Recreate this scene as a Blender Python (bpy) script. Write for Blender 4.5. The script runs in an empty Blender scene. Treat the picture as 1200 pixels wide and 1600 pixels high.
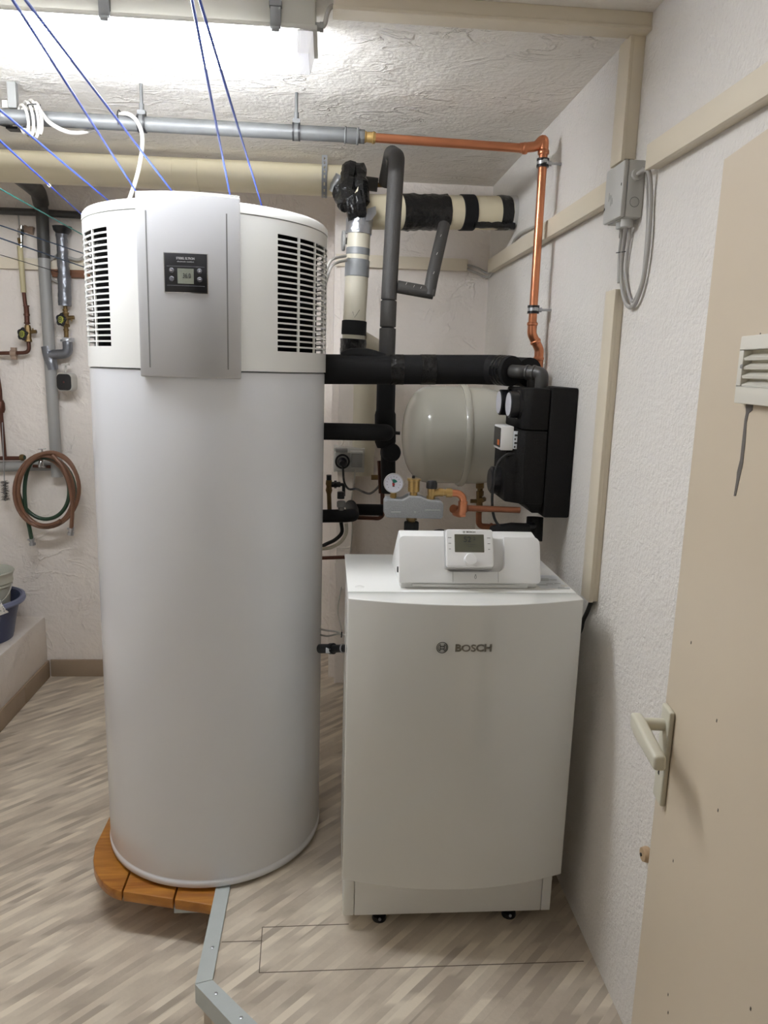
import bpy, bmesh, math, random
from mathutils import Vector, Matrix, noise
random.seed(7)
PI = math.pi
scene = bpy.context.scene
COL = scene.collection

# ------------------------------------------------------------------ camera, world, exposure
CAM_Z = 1.69
PITCH, YAW, ROLL, FPX = -0.19077, 0.07880, -0.02920, 1165.0
cp, sp = math.cos(PITCH), math.sin(PITCH)
cy, sy = math.cos(YAW), math.sin(YAW)
cr, sr = math.cos(ROLL), math.sin(ROLL)
RC = (Matrix(((cy, sy, 0), (-sy, cy, 0), (0, 0, 1))) @ Matrix(((1, 0, 0), (0, cp, -sp), (0, sp, cp)))
      @ Matrix(((cr, 0, sr), (0, 1, 0), (-sr, 0, cr))))
cam_d = bpy.data.cameras.new('camera')
cam = bpy.data.objects.new('camera', cam_d)
COL.objects.link(cam)
right, fwd, up = RC @ Vector((1, 0, 0)), RC @ Vector((0, 1, 0)), RC @ Vector((0, 0, 1))
cam.matrix_world = Matrix(((right.x, up.x, -fwd.x, 0), (right.y, up.y, -fwd.y, 0), (right.z, up.z, -fwd.z, CAM_Z), (0, 0, 0, 1)))
cam_d.sensor_fit = 'VERTICAL'
cam_d.sensor_height = 36.0
cam_d.sensor_width = 27.0
cam_d.lens = FPX / 1600.0 * 36.0
cam_d.clip_start = 0.02
scene.camera = cam

w = bpy.data.worlds.new('world')
scene.world = w
w.use_nodes = True
w.node_tree.nodes['Background'].inputs[0].default_value = (1.0, 0.95, 0.88, 1)
w.node_tree.nodes['Background'].inputs[1].default_value = 0.03
scene.view_settings.view_transform = 'Standard'
scene.view_settings.look = 'None'
scene.view_settings.gamma = 1.0
scene.view_settings.use_curve_mapping = False
scene.view_settings.exposure = 0.32
LAMP_STRENGTH = 25.0
LAMP_SIDE = 90.0
scene.cycles.diffuse_bounces = 8


def P(px, py, Y=None, X=None, Z=None):
    """the point of the room seen at a photo pixel, at a measured real depth (room coordinates, metres)"""
    d = RC @ Vector(((px - 600) / FPX, 1.0, (800 - py) / FPX))
    if Y is not None: t = Y / d.y
    elif X is not None: t = X / d.x
    else: t = (Z - CAM_Z) / d.z
    return Vector((d.x * t, d.y * t, d.z * t + CAM_Z))


# ------------------------------------------------------------------ materials
def lin(c):
    return tuple(((v / 12.92) if v <= 0.04045 else ((v + 0.055) / 1.055) ** 2.4) for v in [x / 255 for x in c])


def mat(name, rgb, rough=0.5, metal=0.0, var=0.06, scale=8.0, bump=0.0, bscale=60.0, emit=0.0, coat=0.0, trans=0.0, spec=0.5, stretch=None):
    m = bpy.data.materials.new(name)
    m.use_nodes = True
    nt = m.node_tree
    b = nt.nodes['Principled BSDF']
    c = lin(rgb)
    tc = nt.nodes.new('ShaderNodeTexCoord')
    src = tc.outputs['Object']
    if stretch:
        mp = nt.nodes.new('ShaderNodeMapping')
        mp.inputs['Scale'].default_value = stretch
        nt.links.new(src, mp.inputs['Vector'])
        src = mp.outputs['Vector']
    n = nt.nodes.new('ShaderNodeTexNoise')
    n.inputs['Scale'].default_value = scale
    n.inputs['Detail'].default_value = 4
    nt.links.new(src, n.inputs['Vector'])
    mix = nt.nodes.new('ShaderNodeMix')
    mix.data_type = 'RGBA'
    mix.inputs[6].default_value = (*[v * (1 - var) for v in c], 1)
    mix.inputs[7].default_value = (*[min(1, v * (1 + var)) for v in c], 1)
    nt.links.new(n.outputs['Fac'], mix.inputs[0])
    nt.links.new(mix.outputs[2], b.inputs['Base Color'])
    b.inputs['Roughness'].default_value = rough
    b.inputs['Metallic'].default_value = metal
    b.inputs['Specular IOR Level'].default_value = spec
    b.inputs['Coat Weight'].default_value = coat
    b.inputs['Transmission Weight'].default_value = trans
    if bump:
        n2 = nt.nodes.new('ShaderNodeTexNoise')
        n2.inputs['Scale'].default_value = bscale
        n2.inputs['Detail'].default_value = 5
        nt.links.new(src, n2.inputs['Vector'])
        bp = nt.nodes.new('ShaderNodeBump')
        bp.inputs['Strength'].default_value = 1.0
        bp.inputs['Distance'].default_value = bump
        nt.links.new(n2.outputs['Fac'], bp.inputs['Height'])
        nt.links.new(bp.outputs['Normal'], b.inputs['Normal'])
    if emit:
        b.inputs['Emission Color'].default_value = (*c, 1)
        b.inputs['Emission Strength'].default_value = emit
    return m


def plaster(name, rgb, grain_scale, grain, lump, ridge):
    """rough white-painted plaster: fine grain, hand-sized lumps and trowel ridges"""
    m = mat(name, rgb, rough=0.85, var=0.05, scale=2.5, spec=0.25)
    nt = m.node_tree
    b = nt.nodes['Principled BSDF']
    tc = nt.nodes.new('ShaderNodeTexCoord')

    def nz(scale, detail, dist=0.0, st=None):
        n = nt.nodes.new('ShaderNodeTexNoise')
        n.inputs['Scale'].default_value = scale
        n.inputs['Detail'].default_value = detail
        n.inputs['Distortion'].default_value = dist
        s = tc.outputs['Object']
        if st:
            mp = nt.nodes.new('ShaderNodeMapping')
            mp.inputs['Scale'].default_value = st
            nt.links.new(s, mp.inputs['Vector'])
            s = mp.outputs['Vector']
        nt.links.new(s, n.inputs['Vector'])
        return n.outputs['Fac']

    def math_(op, a, v):
        k = nt.nodes.new('ShaderNodeMath')
        k.operation = op
        nt.links.new(a, k.inputs[0])
        if isinstance(v, (int, float)): k.inputs[1].default_value = v
        else: nt.links.new(v, k.inputs[1])
        return k.outputs[0]
    h = math_('MULTIPLY', nz(grain_scale, 6), grain)
    h = math_('ADD', h, math_('MULTIPLY', nz(7, 3, 0.6), lump))
    if ridge:
        r = math_('ABSOLUTE', math_('SUBTRACT', nz(3.2, 5, 1.8, (1.0, 2.2, 1.0)), 0.5), 0)
        k = nt.nodes.new('ShaderNodeMapRange')
        k.inputs['From Min'].default_value = 0.0
        k.inputs['From Max'].default_value = 0.035
        k.inputs['To Min'].default_value = ridge
        k.inputs['To Max'].default_value = 0.0
        nt.links.new(r, k.inputs['Value'])
        mask = nt.nodes.new('ShaderNodeMapRange')
        mask.inputs['From Min'].default_value = 0.48
        mask.inputs['From Max'].default_value = 0.62
        nt.links.new(nz(5, 2), mask.inputs['Value'])
        h = math_('ADD', h, math_('MULTIPLY', k.outputs['Result'], mask.outputs['Result']))
    bp = nt.nodes.new('ShaderNodeBump')
    bp.inputs['Distance'].default_value = 1.0
    bp.inputs['Strength'].default_value = 1.0
    nt.links.new(h, bp.inputs['Height'])
    nt.links.new(bp.outputs['Normal'], b.inputs['Normal'])
    return m


def vinyl(name):
    """beige vinyl printed with slanting, soft-ended light and dark dashes"""
    m = bpy.data.materials.new(name)
    m.use_nodes = True
    nt = m.node_tree
    b = nt.nodes['Principled BSDF']
    b.inputs['Roughness'].default_value = 0.42
    b.inputs['Specular IOR Level'].default_value = 0.4
    tc = nt.nodes.new('ShaderNodeTexCoord')
    sep = nt.nodes.new('ShaderNodeSeparateXYZ')
    nt.links.new(tc.outputs['Object'], sep.inputs[0])

    def M_(op, a, v=None):
        k = nt.nodes.new('ShaderNodeMath')
        k.operation = op
        for i, q in enumerate((a, v)):
            if q is None: continue
            if isinstance(q, (int, float)): k.inputs[i].default_value = q
            else: nt.links.new(q, k.inputs[i])
        return k.outputs[0]
    ang = math.radians(45)      # direction of the dashes on the floor
    ca, sa = math.cos(ang), math.sin(ang)

    def layer(width, length, seed):
        # rows run along the dash direction; each row is cut in cells of random brightness
        v = M_('ADD', M_('MULTIPLY', sep.outputs[0], -sa), M_('MULTIPLY', sep.outputs[1], ca))
        row = M_('FLOOR', M_('DIVIDE', v, width))
        wn = nt.nodes.new('ShaderNodeTexWhiteNoise')
        wn.noise_dimensions = '2D'
        cb = nt.nodes.new('ShaderNodeCombineXYZ')
        nt.links.new(row, cb.inputs[0]); cb.inputs[1].default_value = seed
        nt.links.new(cb.outputs[0], wn.inputs['Vector'])
        # cells are cut parallel to the x axis of the room, so dashes are parallelograms
        u = M_('ADD', M_('DIVIDE', sep.outputs[1], length * sa), wn.outputs['Value'])
        cell = M_('FLOOR', u)
        fr = M_('FRACT', u)

        def val(off):
            w2 = nt.nodes.new('ShaderNodeTexWhiteNoise'); w2.noise_dimensions = '3D'
            c2 = nt.nodes.new('ShaderNodeCombineXYZ')
            nt.links.new(row, c2.inputs[0]); nt.links.new(M_('ADD', cell, off), c2.inputs[1]); c2.inputs[2].default_value = seed
            nt.links.new(c2.outputs[0], w2.inputs['Vector'])
            return w2.outputs['Value']
        a0, a1 = val(0.0), val(1.0)
        t = nt.nodes.new('ShaderNodeMapRange'); t.interpolation_type = 'SMOOTHSTEP'
        t.inputs['From Min'].default_value = 0.5; t.inputs['From Max'].default_value = 1.0
        nt.links.new(fr, t.inputs['Value'])
        return M_('ADD', a0, M_('MULTIPLY', M_('SUBTRACT', a1, a0), t.outputs['Result']))
    def spread(v, k):   # most dashes stay near the mid tone, a few are light or dark
        c = M_('SUBTRACT', v, 0.5)
        return M_('ADD', M_('MULTIPLY', M_('MULTIPLY', M_('MULTIPLY', c, c), c), k), M_('MULTIPLY', c, 0.25))
    l1 = spread(layer(0.021, 0.12, 3.0), 3.4)
    l2 = spread(layer(0.043, 0.17, 11.0), 2.0)
    cl = nt.nodes.new('ShaderNodeTexNoise'); cl.inputs['Scale'].default_value = 9; cl.inputs['Detail'].default_value = 2
    nt.links.new(tc.outputs['Object'], cl.inputs['Vector'])
    n = nt.nodes.new('ShaderNodeTexNoise'); n.inputs['Scale'].default_value = 90; n.inputs['Detail'].default_value = 3
    nt.links.new(tc.outputs['Object'], n.inputs['Vector'])
    f = M_('ADD', M_('ADD', M_('MULTIPLY', l1, 0.95), M_('MULTIPLY', l2, 0.6)), M_('ADD', M_('MULTIPLY', n.outputs['Fac'], 0.14), M_('ADD', M_('MULTIPLY', cl.outputs['Fac'], 0.36), 0.27)))
    rp = nt.nodes.new('ShaderNodeValToRGB')
    rp.color_ramp.elements[0].position = 0.18
    rp.color_ramp.elements[0].color = (*lin((166, 154, 139)), 1)
    rp.color_ramp.elements[1].position = 0.86
    rp.color_ramp.elements[1].color = (*lin((216, 205, 186)), 1)
    e = rp.color_ramp.elements.new(0.5); e.color = (*lin((190, 178, 161)), 1)
    nt.links.new(f, rp.inputs['Fac'])
    nt.links.new(rp.outputs['Color'], b.inputs['Base Color'])
    bp = nt.nodes.new('ShaderNodeBump'); bp.inputs['Distance'].default_value = 0.0006
    nt.links.new(n.outputs['Fac'], bp.inputs['Height'])
    nt.links.new(bp.outputs['Normal'], b.inputs['Normal'])
    return m


def wood(name, c1, c2, rough=0.4, axis=0):
    m = mat(name, c1, rough=rough)
    nt = m.node_tree
    b = nt.nodes['Principled BSDF']
    tc = nt.nodes.new('ShaderNodeTexCoord')
    mp = nt.nodes.new('ShaderNodeMapping')
    s = [14, 14, 14]; s[axis] = 1.2
    mp.inputs['Scale'].default_value = s
    n = nt.nodes.new('ShaderNodeTexNoise'); n.inputs['Scale'].default_value = 2.0; n.inputs['Detail'].default_value = 6; n.inputs['Distortion'].default_value = 1.4
    rp = nt.nodes.new('ShaderNodeValToRGB')
    rp.color_ramp.elements[0].position = 0.3; rp.color_ramp.elements[0].color = (*lin(c2), 1)
    rp.color_ramp.elements[1].position = 0.65; rp.color_ramp.elements[1].color = (*lin(c1), 1)
    nt.links.new(tc.outputs['Object'], mp.inputs['Vector']); nt.links.new(mp.outputs['Vector'], n.inputs['Vector'])
    nt.links.new(n.outputs['Fac'], rp.inputs['Fac']); nt.links.new(rp.outputs['Color'], b.inputs['Base Color'])
    return m


K = {}
K['ceiling'] = plaster('ceiling_plaster', (228, 224, 217), 70, 0.0035, 0.014, 0.005)
K['wall'] = plaster('wall_plaster', (222, 218, 212), 110, 0.0050, 0.010, 0.0)
K['wall_back'] = plaster('back_wall_plaster', (228, 221, 214), 60, 0.003, 0.016, 0.003)
K['vinyl'] = vinyl('beige_vinyl')
K['seam'] = mat('seam_dark', (96, 84, 72), 0.8)
K['tile'] = mat('skirting_tile', (150, 132, 112), 0.5, var=0.14, scale=9)
K['greypaint'] = mat('grey_paint', (178, 184, 182), 0.45, var=0.08, scale=22, bump=0.0006, bscale=70)
K['enamel'] = mat('tank_enamel', (222, 224, 228), 0.24, var=0.012, coat=0.25)
K['white'] = mat('white_lacquer', (226, 226, 222), 0.26, var=0.012)
K['whiteplastic'] = mat('white_plastic', (228, 228, 226), 0.42, var=0.012)
K['boilerdoor'] = mat('boiler_door_gloss', (214, 214, 209), 0.10, var=0.01, coat=0.5)
K['silver'] = mat('silver_plastic', (186, 186, 187), 0.34, metal=0.25, var=0.02)
K['black'] = mat('black_plastic', (22, 22, 25), 0.35)
K['void'] = mat('black_inside', (10, 10, 11), 0.9, spec=0.1)
K['foam'] = mat('black_foam', (23, 23, 24), 0.75, var=0.15, bump=0.0008, bscale=260, spec=0.3)
K['foamgrey'] = mat('grey_foam', (64, 62, 60), 0.62, var=0.16, scale=160, bump=0.0008, bscale=320)
K['epp'] = mat('black_moulded_foam', (20, 19, 18), 0.7, spec=0.25, var=0.3, scale=240, bump=0.0012, bscale=210)
K['eppgrey'] = mat('grey_moulded_foam', (138, 140, 142), 0.6, var=0.35, scale=300, bump=0.0012, bscale=230)
K['tape'] = mat('black_tape', (17, 17, 18), 0.24, var=0.2, bump=0.006, bscale=55)
K['tapegrey'] = mat('grey_tape', (128, 130, 132), 0.4, var=0.08)
K['tapefoil'] = mat('silver_tape', (170, 172, 176), 0.3, metal=0.75, var=0.15, bump=0.003, bscale=38)
K['tapedark'] = mat('dark_silver_tape', (120, 122, 128), 0.3, metal=0.7, var=0.3, bump=0.003, bscale=45)
K['beigepipe'] = mat('beige_plastic_pipe', (216, 206, 178), 0.42, var=0.04)
K['oldpipe'] = mat('grey_beige_pipe', (196, 190, 172), 0.42, var=0.04)
K['greypipe'] = mat('grey_plastic_pipe', (150, 150, 148), 0.45, var=0.05)
K['darkpipe'] = mat('dark_grey_pipe', (66, 65, 63), 0.45)
K['galv'] = mat('galvanised_steel', (98, 99, 99), 0.5, metal=0.35, var=0.22, scale=26)
K['chrome'] = mat('chrome', (205, 205, 205), 0.16, metal=1.0)
K['steel'] = mat('zinc_steel', (182, 184, 188), 0.32, metal=0.9)
K['copper'] = mat('copper', (206, 136, 100), 0.28, metal=0.9, var=0.12, scale=18)
K['coppermatt'] = mat('dull_copper', (150, 98, 74), 0.42, metal=0.85, var=0.2, scale=20)
K['copperold'] = mat('old_brown_copper', (92, 58, 46), 0.5, metal=0.55, var=0.25, scale=30)
K['brass'] = mat('brass', (190, 160, 104), 0.32, metal=0.85, var=0.12, scale=30)
K['brassold'] = mat('old_brass', (120, 98, 62), 0.45, metal=0.7, var=0.25, scale=40)
K['trunk'] = mat('cream_trunking', (214, 204, 184), 0.45, var=0.03)
K['greyplastic'] = mat('grey_plastic', (186, 186, 182), 0.5, var=0.03)
K['midgrey'] = mat('mid_grey_plastic', (126, 126, 124), 0.5, var=0.04)
K['lamphouse'] = mat('lamp_housing_grey', (172, 170, 160), 0.5, var=0.03)
K['cablegrey'] = mat('grey_cable', (168, 165, 160), 0.5, var=0.03)
K['cablewhite'] = mat('white_cable', (176, 173, 166), 0.45, var=0.03)
K['cableblack'] = mat('black_cable', (24, 24, 25), 0.45)
K['blue'] = mat('blue_cord', (52, 84, 196), 0.45, var=0.12, scale=200)
K['teal'] = mat('teal_cord', (60, 140, 132), 0.5, var=0.12, scale=200)
K['navy'] = mat('dark_blue_cord', (34, 62, 92), 0.5, var=0.12, scale=200)
K['darkcord'] = mat('black_cord', (40, 40, 44), 0.5)
K['vessel'] = mat('vessel_cream_enamel', (208, 206, 194), 0.2, var=0.02, coat=0.3)
K['door'] = mat('beige_door_paint', (196, 182, 160), 0.42, var=0.03, scale=3)
K['doorgrille'] = mat('grille_plastic', (216, 212, 200), 0.45, var=0.03)
K['handle'] = mat('cream_handle', (196, 192, 174), 0.4, var=0.03)
K['chip'] = mat('bare_chipped_patch', (94, 88, 82), 0.7, var=0.2, scale=60)
K['board'] = wood('varnished_pine', (182, 124, 48), (138, 82, 26), 0.3, axis=0)
K['woodbrown'] = wood('brown_batten', (140, 92, 62), (104, 66, 44), 0.6, axis=0)
K['peg'] = wood('peg_wood', (196, 170, 136), (168, 140, 108), 0.5, axis=2)
K['hosebrown'] = mat('brown_hose', (112, 78, 58), 0.42, var=0.1, scale=60)
K['hosegreen'] = mat('green_hose', (40, 64, 46), 0.42, var=0.1, scale=60)
K['bristle'] = mat('dark_bristle', (44, 38, 36), 0.7)
K['bucket'] = mat('grey_bucket', (176, 176, 164), 0.5, var=0.04)
K['tub'] = mat('blue_tub', (70, 78, 108), 0.42, var=0.05)
K['tubrim'] = mat('blue_tub_rim', (112, 118, 146), 0.42, var=0.05)
K['greencloth'] = mat('green_cloth', (70, 120, 110), 0.9, var=0.3, scale=30)
K['lcd'] = mat('lcd_grey', (128, 132, 120), 0.25, var=0.02)
K['lcddark'] = mat('lcd_dark', (84, 84, 70), 0.25, var=0.02)
K['ink'] = mat('dark_ink', (46, 46, 44), 0.5)
K['inkgrey'] = mat('grey_ink', (112, 112, 110), 0.5)
K['silverink'] = mat('silver_ink', (196, 196, 196), 0.3)
K['silverletter'] = mat('satin_silver', (140, 136, 128), 0.3, metal=0.7)
K['button'] = mat('button_grey', (92, 92, 98), 0.35)
K['dialwhite'] = mat('dial_white', (205, 206, 216), 0.3, var=0.01)
K['green'] = mat('dial_green', (28, 120, 104), 0.5)
K['tan'] = mat('tan_clamp', (150, 128, 112), 0.6, var=0.15, scale=40)
K['sleeve'] = mat('yellowed_sleeve', (188, 178, 142), 0.5, var=0.06)
K['lensred'] = mat('dark_red_lens', (92, 34, 32), 0.3)
K['red'] = mat('dial_red', (176, 40, 48), 0.5)
K['paper'] = mat('white_label', (206, 210, 214), 0.5, var=0.02)
K['yellowgreen'] = mat('valve_cap_yellow_green', (150, 156, 66), 0.5)
K['orange'] = mat('orange_patch', (210, 110, 50), 0.5)
K['black_wood'] = mat('dark_painted_beam', (70, 66, 62), 0.7)

m = bpy.data.materials.new('lamp_diffuser'); m.use_nodes = True
b_ = m.node_tree.nodes['Principled BSDF']
b_.inputs['Base Color'].default_value = (0.9, 0.9, 0.9, 1)
b_.inputs['Emission Color'].default_value = (0.965, 1.0, 1.05, 1)
b_.inputs['Emission Strength'].default_value = LAMP_STRENGTH
K['diffuser'] = m
m2 = m.copy(); m2.name = 'lamp_diffuser_side'; m2.node_tree.nodes['Principled BSDF'].inputs['Emission Strength'].default_value = LAMP_SIDE
K['diffuserside'] = m2
K['diffuserend'] = mat('lamp_cover_clear_end', (232, 232, 236), 0.25, emit=0.35, var=0.02)


def cloth_mat():
    m = mat('patterned_cloth', (190, 188, 182), 0.9)
    nt = m.node_tree; b = nt.nodes['Principled BSDF']
    tc = nt.nodes.new('ShaderNodeTexCoord')
    v = nt.nodes.new('ShaderNodeTexVoronoi'); v.inputs['Scale'].default_value = 110
    rp = nt.nodes.new('ShaderNodeValToRGB')
    rp.color_ramp.elements[0].position = 0.28; rp.color_ramp.elements[0].color = (*lin((84, 84, 92)), 1)
    rp.color_ramp.elements[1].position = 0.42; rp.color_ramp.elements[1].color = (*lin((206, 204, 198)), 1)
    nt.links.new(tc.outputs['Object'], v.inputs['Vector']); nt.links.new(v.outputs['Distance'], rp.inputs['Fac'])
    nt.links.new(rp.outputs['Color'], b.inputs['Base Color'])
    return m


K['cloth'] = cloth_mat()


# ------------------------------------------------------------------ mesh toolkit
def fillet(pts, rad, n=6):
    pts = [Vector(p) for p in pts]
    out = [pts[0]]
    for i in range(1, len(pts) - 1):
        a, b, c = pts[i - 1], pts[i], pts[i + 1]
        u, v = (a - b), (c - b)
        lu, lv = u.length, v.length
        if lu < 1e-6 or lv < 1e-6: continue
        u, v = u / lu, v / lv
        ang = u.angle(v)
        if ang > PI - 0.05:
            out.append(b); continue
        t = min(rad / math.tan(ang / 2), lu * 0.48, lv * 0.48)
        p0, p1 = b + u * t, b + v * t
        for k in range(n + 1):
            s = k / n
            out.append(p0 * (1 - s) ** 2 + b * 2 * s * (1 - s) + p1 * s ** 2)
    out.append(pts[-1])
    return out


def spline(pts, n=8):
    pts = [Vector(p) for p in pts]
    q = [pts[0] * 2 - pts[1]] + pts + [pts[-1] * 2 - pts[-2]]
    out = []
    for i in range(1, len(q) - 2):
        for k in range(n):
            t = k / n
            a, b, c, d = q[i - 1], q[i], q[i + 1], q[i + 2]
            out.append(0.5 * ((2 * b) + (c - a) * t + (2 * a - 5 * b + 4 * c - d) * t * t + (3 * b - a - 3 * c + d) * t ** 3))
    out.append(pts[-1])
    return out


class MB:
    def __init__(s):
        s.v, s.f = [], []

    def add(s, vs, fs):
        o = len(s.v)
        s.v += [Vector(v) for v in vs]
        s.f += [tuple(i + o for i in f) for f in fs]
        return s

    def box(s, a, b, M=None):
        x0, y0, z0 = a; x1, y1, z1 = b
        vs = [Vector(p) for p in ((x0, y0, z0), (x1, y0, z0), (x1, y1, z0), (x0, y1, z0), (x0, y0, z1), (x1, y0, z1), (x1, y1, z1), (x0, y1, z1))]
        if M is not None: vs = [M @ v for v in vs]
        return s.add(vs, [(0, 3, 2, 1), (4, 5, 6, 7), (0, 1, 5, 4), (1, 2, 6, 5), (2, 3, 7, 6), (3, 0, 4, 7)])

    def prism(s, poly, d, M=None):
        """poly: list of 3d points (planar), extruded by vector d"""
        n = len(poly)
        vs = [Vector(p) for p in poly] + [Vector(p) + Vector(d) for p in poly]
        if M is not None: vs = [M @ v for v in vs]
        fs = [tuple(range(n)), tuple(range(2 * n - 1, n - 1, -1))] + [(i, i + n, (i + 1) % n + n, (i + 1) % n) for i in range(n)]
        return s.add(vs, fs)

    def tube(s, pts, r, seg=14, caps=True, wob=0.0, closed=False):
        pts = [Vector(p) for p in pts]
        n = len(pts)
        rs = r if isinstance(r, (list, tuple)) else [r] * n
        T = []
        for i in range(n):
            if closed: d = pts[(i + 1) % n] - pts[i - 1]
            else: d = pts[min(i + 1, n - 1)] - pts[max(i - 1, 0)]
            T.append(d.normalized() if d.length > 1e-9 else Vector((0, 0, 1)))
        ref = Vector((0, 0, 1)) if abs(T[0].z) < 0.9 else Vector((1, 0, 0))
        N = (ref - T[0] * ref.dot(T[0])).normalized()
        vs, fs = [], []
        for i in range(n):
            N = (N - T[i] * N.dot(T[i]))
            N = N.normalized() if N.length > 1e-9 else T[i].orthogonal().normalized()
            B = T[i].cross(N)
            for k in range(seg):
                a = 2 * PI * k / seg
                rr = rs[i] * (1 + (wob * random.uniform(-1, 1) if wob else 0))
                vs.append(pts[i] + N * (math.cos(a) * rr) + B * (math.sin(a) * rr))
        m_ = n if closed else n - 1
        for i in range(m_):
            j = (i + 1) % n
            for k in range(seg):
                fs.append((i * seg + k, i * seg + (k + 1) % seg, j * seg + (k + 1) % seg, j * seg + k))
        if caps and not closed:
            fs.append(tuple(reversed(range(seg))))
            fs.append(tuple(range((n - 1) * seg, n * seg)))
        return s.add(vs, fs)

    def cyl(s, p, q, r, r2=None, seg=20):
        return s.tube([p, q], [r, r if r2 is None else r2], seg)

    def lathe(s, prof, o, axis=(0, 0, 1), seg=40, close=False):
        """prof: (radius, height along axis)"""
        o = Vector(o); ax = Vector(axis).normalized()
        u = ax.orthogonal().normalized(); v = ax.cross(u)
        vs, fs = [], []
        for (r, h) in prof:
            for k in range(seg):
                a = 2 * PI * k / seg
                vs.append(o + ax * h + (u * math.cos(a) + v * math.sin(a)) * max(r, 1e-4))
        n = len(prof)
        for i in range(n - 1):
            for k in range(seg):
                fs.append((i * seg + k, i * seg + (k + 1) % seg, (i + 1) * seg + (k + 1) % seg, (i + 1) * seg + k))
        if not close:
            fs.append(tuple(reversed(range(seg))))
            fs.append(tuple(range((n - 1) * seg, n * seg)))
        else:
            for k in range(seg):
                fs.append(((n - 1) * seg + k, (n - 1) * seg + (k + 1) % seg, (k + 1) % seg, k))
        return s.add(vs, fs)

    def hexnut(s, p, q, r):
        return s.tube([p, q], r, seg=6)

    def build(s, name, material, parent=None, bevel=0.0, seg=2, sharp=35, solid=0.0, label=None, cat=None, group=None, kind=None):
        me = bpy.data.meshes.new(name)
        off = Vector((0, 0, 0))
        if parent is not None:
            off = Vector(parent['_o'])
        else:
            xs = [v.x for v in s.v]; ys = [v.y for v in s.v]; zs = [v.z for v in s.v]
            off = Vector(((min(xs) + max(xs)) / 2, (min(ys) + max(ys)) / 2, min(zs)))
        me.from_pydata([tuple(v - off) for v in s.v], [], s.f)
        me.validate()
        bm = bmesh.new(); bm.from_mesh(me)
        bmesh.ops.remove_doubles(bm, verts=bm.verts, dist=1e-6)
        bmesh.ops.recalc_face_normals(bm, faces=bm.faces)
        if bevel:
            es = [e for e in bm.edges if len(e.link_faces) == 2 and e.calc_face_angle(0) > 0.5]
            bmesh.ops.bevel(bm, geom=es, offset=bevel, segments=seg, affect='EDGES', profile=0.5, clamp_overlap=True)
        bm.to_mesh(me); bm.free()
        me.polygons.foreach_set('use_smooth', [True] * len(me.polygons))
        me.set_sharp_from_angle(angle=math.radians(sharp))
        me.materials.append(material)
        o = bpy.data.objects.new(name, me)
        COL.objects.link(o)
        o['_o'] = tuple(off)
        if parent is not None: o.parent = parent
        else: o.location = off
        if solid:
            md = o.modifiers.new('solidify', 'SOLIDIFY'); md.thickness = solid; md.offset = -1
            me2 = bpy.data.meshes.new_from_object(o.evaluated_get(bpy.context.evaluated_depsgraph_get()))
            o.modifiers.remove(md)
            o.data = me2
            me2.polygons.foreach_set('use_smooth', [True] * len(me2.polygons))
            me2.set_sharp_from_angle(angle=math.radians(sharp))
            bpy.data.meshes.remove(me); me2.name = name
        if label: o['label'] = label
        if cat: o['category'] = cat
        if group: o['group'] = group
        if kind: o['kind'] = kind
        return o


def thing(name, label, cat, loc, group=None, kind=None):
    o = bpy.data.objects.new(name, None)
    COL.objects.link(o)
    o.empty_display_size = 0.05
    o.location = Vector(loc); o['_o'] = tuple(Vector(loc))
    o['label'] = label; o['category'] = cat
    if group: o['group'] = group
    if kind:
        o['kind'] = kind
    return o


def struct(name, mb, material, **kw):
    return mb.build(name, material, kind='structure', **kw)


def text(name, s, size, origin, ux, uy, material, parent, depth=0.0006, align='CENTER', bold=0.0, sx=1.0):
    cu = bpy.data.curves.new(name, 'FONT')
    cu.body = s; cu.size = size; cu.align_x = align; cu.align_y = 'CENTER'
    cu.extrude = depth; cu.offset = bold; cu.resolution_u = 3
    tmp = bpy.data.objects.new('tmp', cu)
    COL.objects.link(tmp)
    dg = bpy.context.evaluated_depsgraph_get()
    me = bpy.data.meshes.new_from_object(tmp.evaluated_get(dg))
    ux, uy = Vector(ux).normalized(), Vector(uy).normalized(); uz = ux.cross(uy)
    mb = MB()
    mb.add([Vector(origin) + ux * (v.co.x * sx) + uy * v.co.y + uz * v.co.z for v in me.vertices], [tuple(p.vertices) for p in me.polygons])
    bpy.data.objects.remove(tmp); bpy.data.meshes.remove(me); bpy.data.curves.remove(cu)
    return mb.build(name, material, parent)


def frame(o, ux, uy):
    """matrix with x=ux, y=uy, z=ux x uy at o"""
    ux = Vector(ux).normalized(); uz = ux.cross(Vector(uy)).normalized(); uy = uz.cross(ux)
    return Matrix(((ux.x, uy.x, uz.x, o[0]), (ux.y, uy.y, uz.y, o[1]), (ux.z, uy.z, uz.z, o[2]), (0, 0, 0, 1)))


def rrect(w, h, r, n=5, cx=0, cy=0):
    out = []
    for (sx, sy, a0) in ((1, 1, 0), (-1, 1, 90), (-1, -1, 180), (1, -1, 270)):
        for k in range(n + 1):
            a = math.radians(a0 + 90 * k / n)
            out.append((cx + sx * (w / 2 - r) + r * math.cos(a), cy + sy * (h / 2 - r) + r * math.sin(a)))
    return out


# ------------------------------------------------------------------ room shell
XW, XL, YB, YBR, ZC, ZP, YF = 0.737, -2.35, 3.92, 3.57, 2.515, 0.14, 0.22
XS = 0.022          # where the back wall steps forward
EX = -0.296         # left edge of the raised platform
D0, D1 = Vector((-0.296, 1.668)), Vector((0.345, 0.955))   # slanting front edge of the platform

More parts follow.
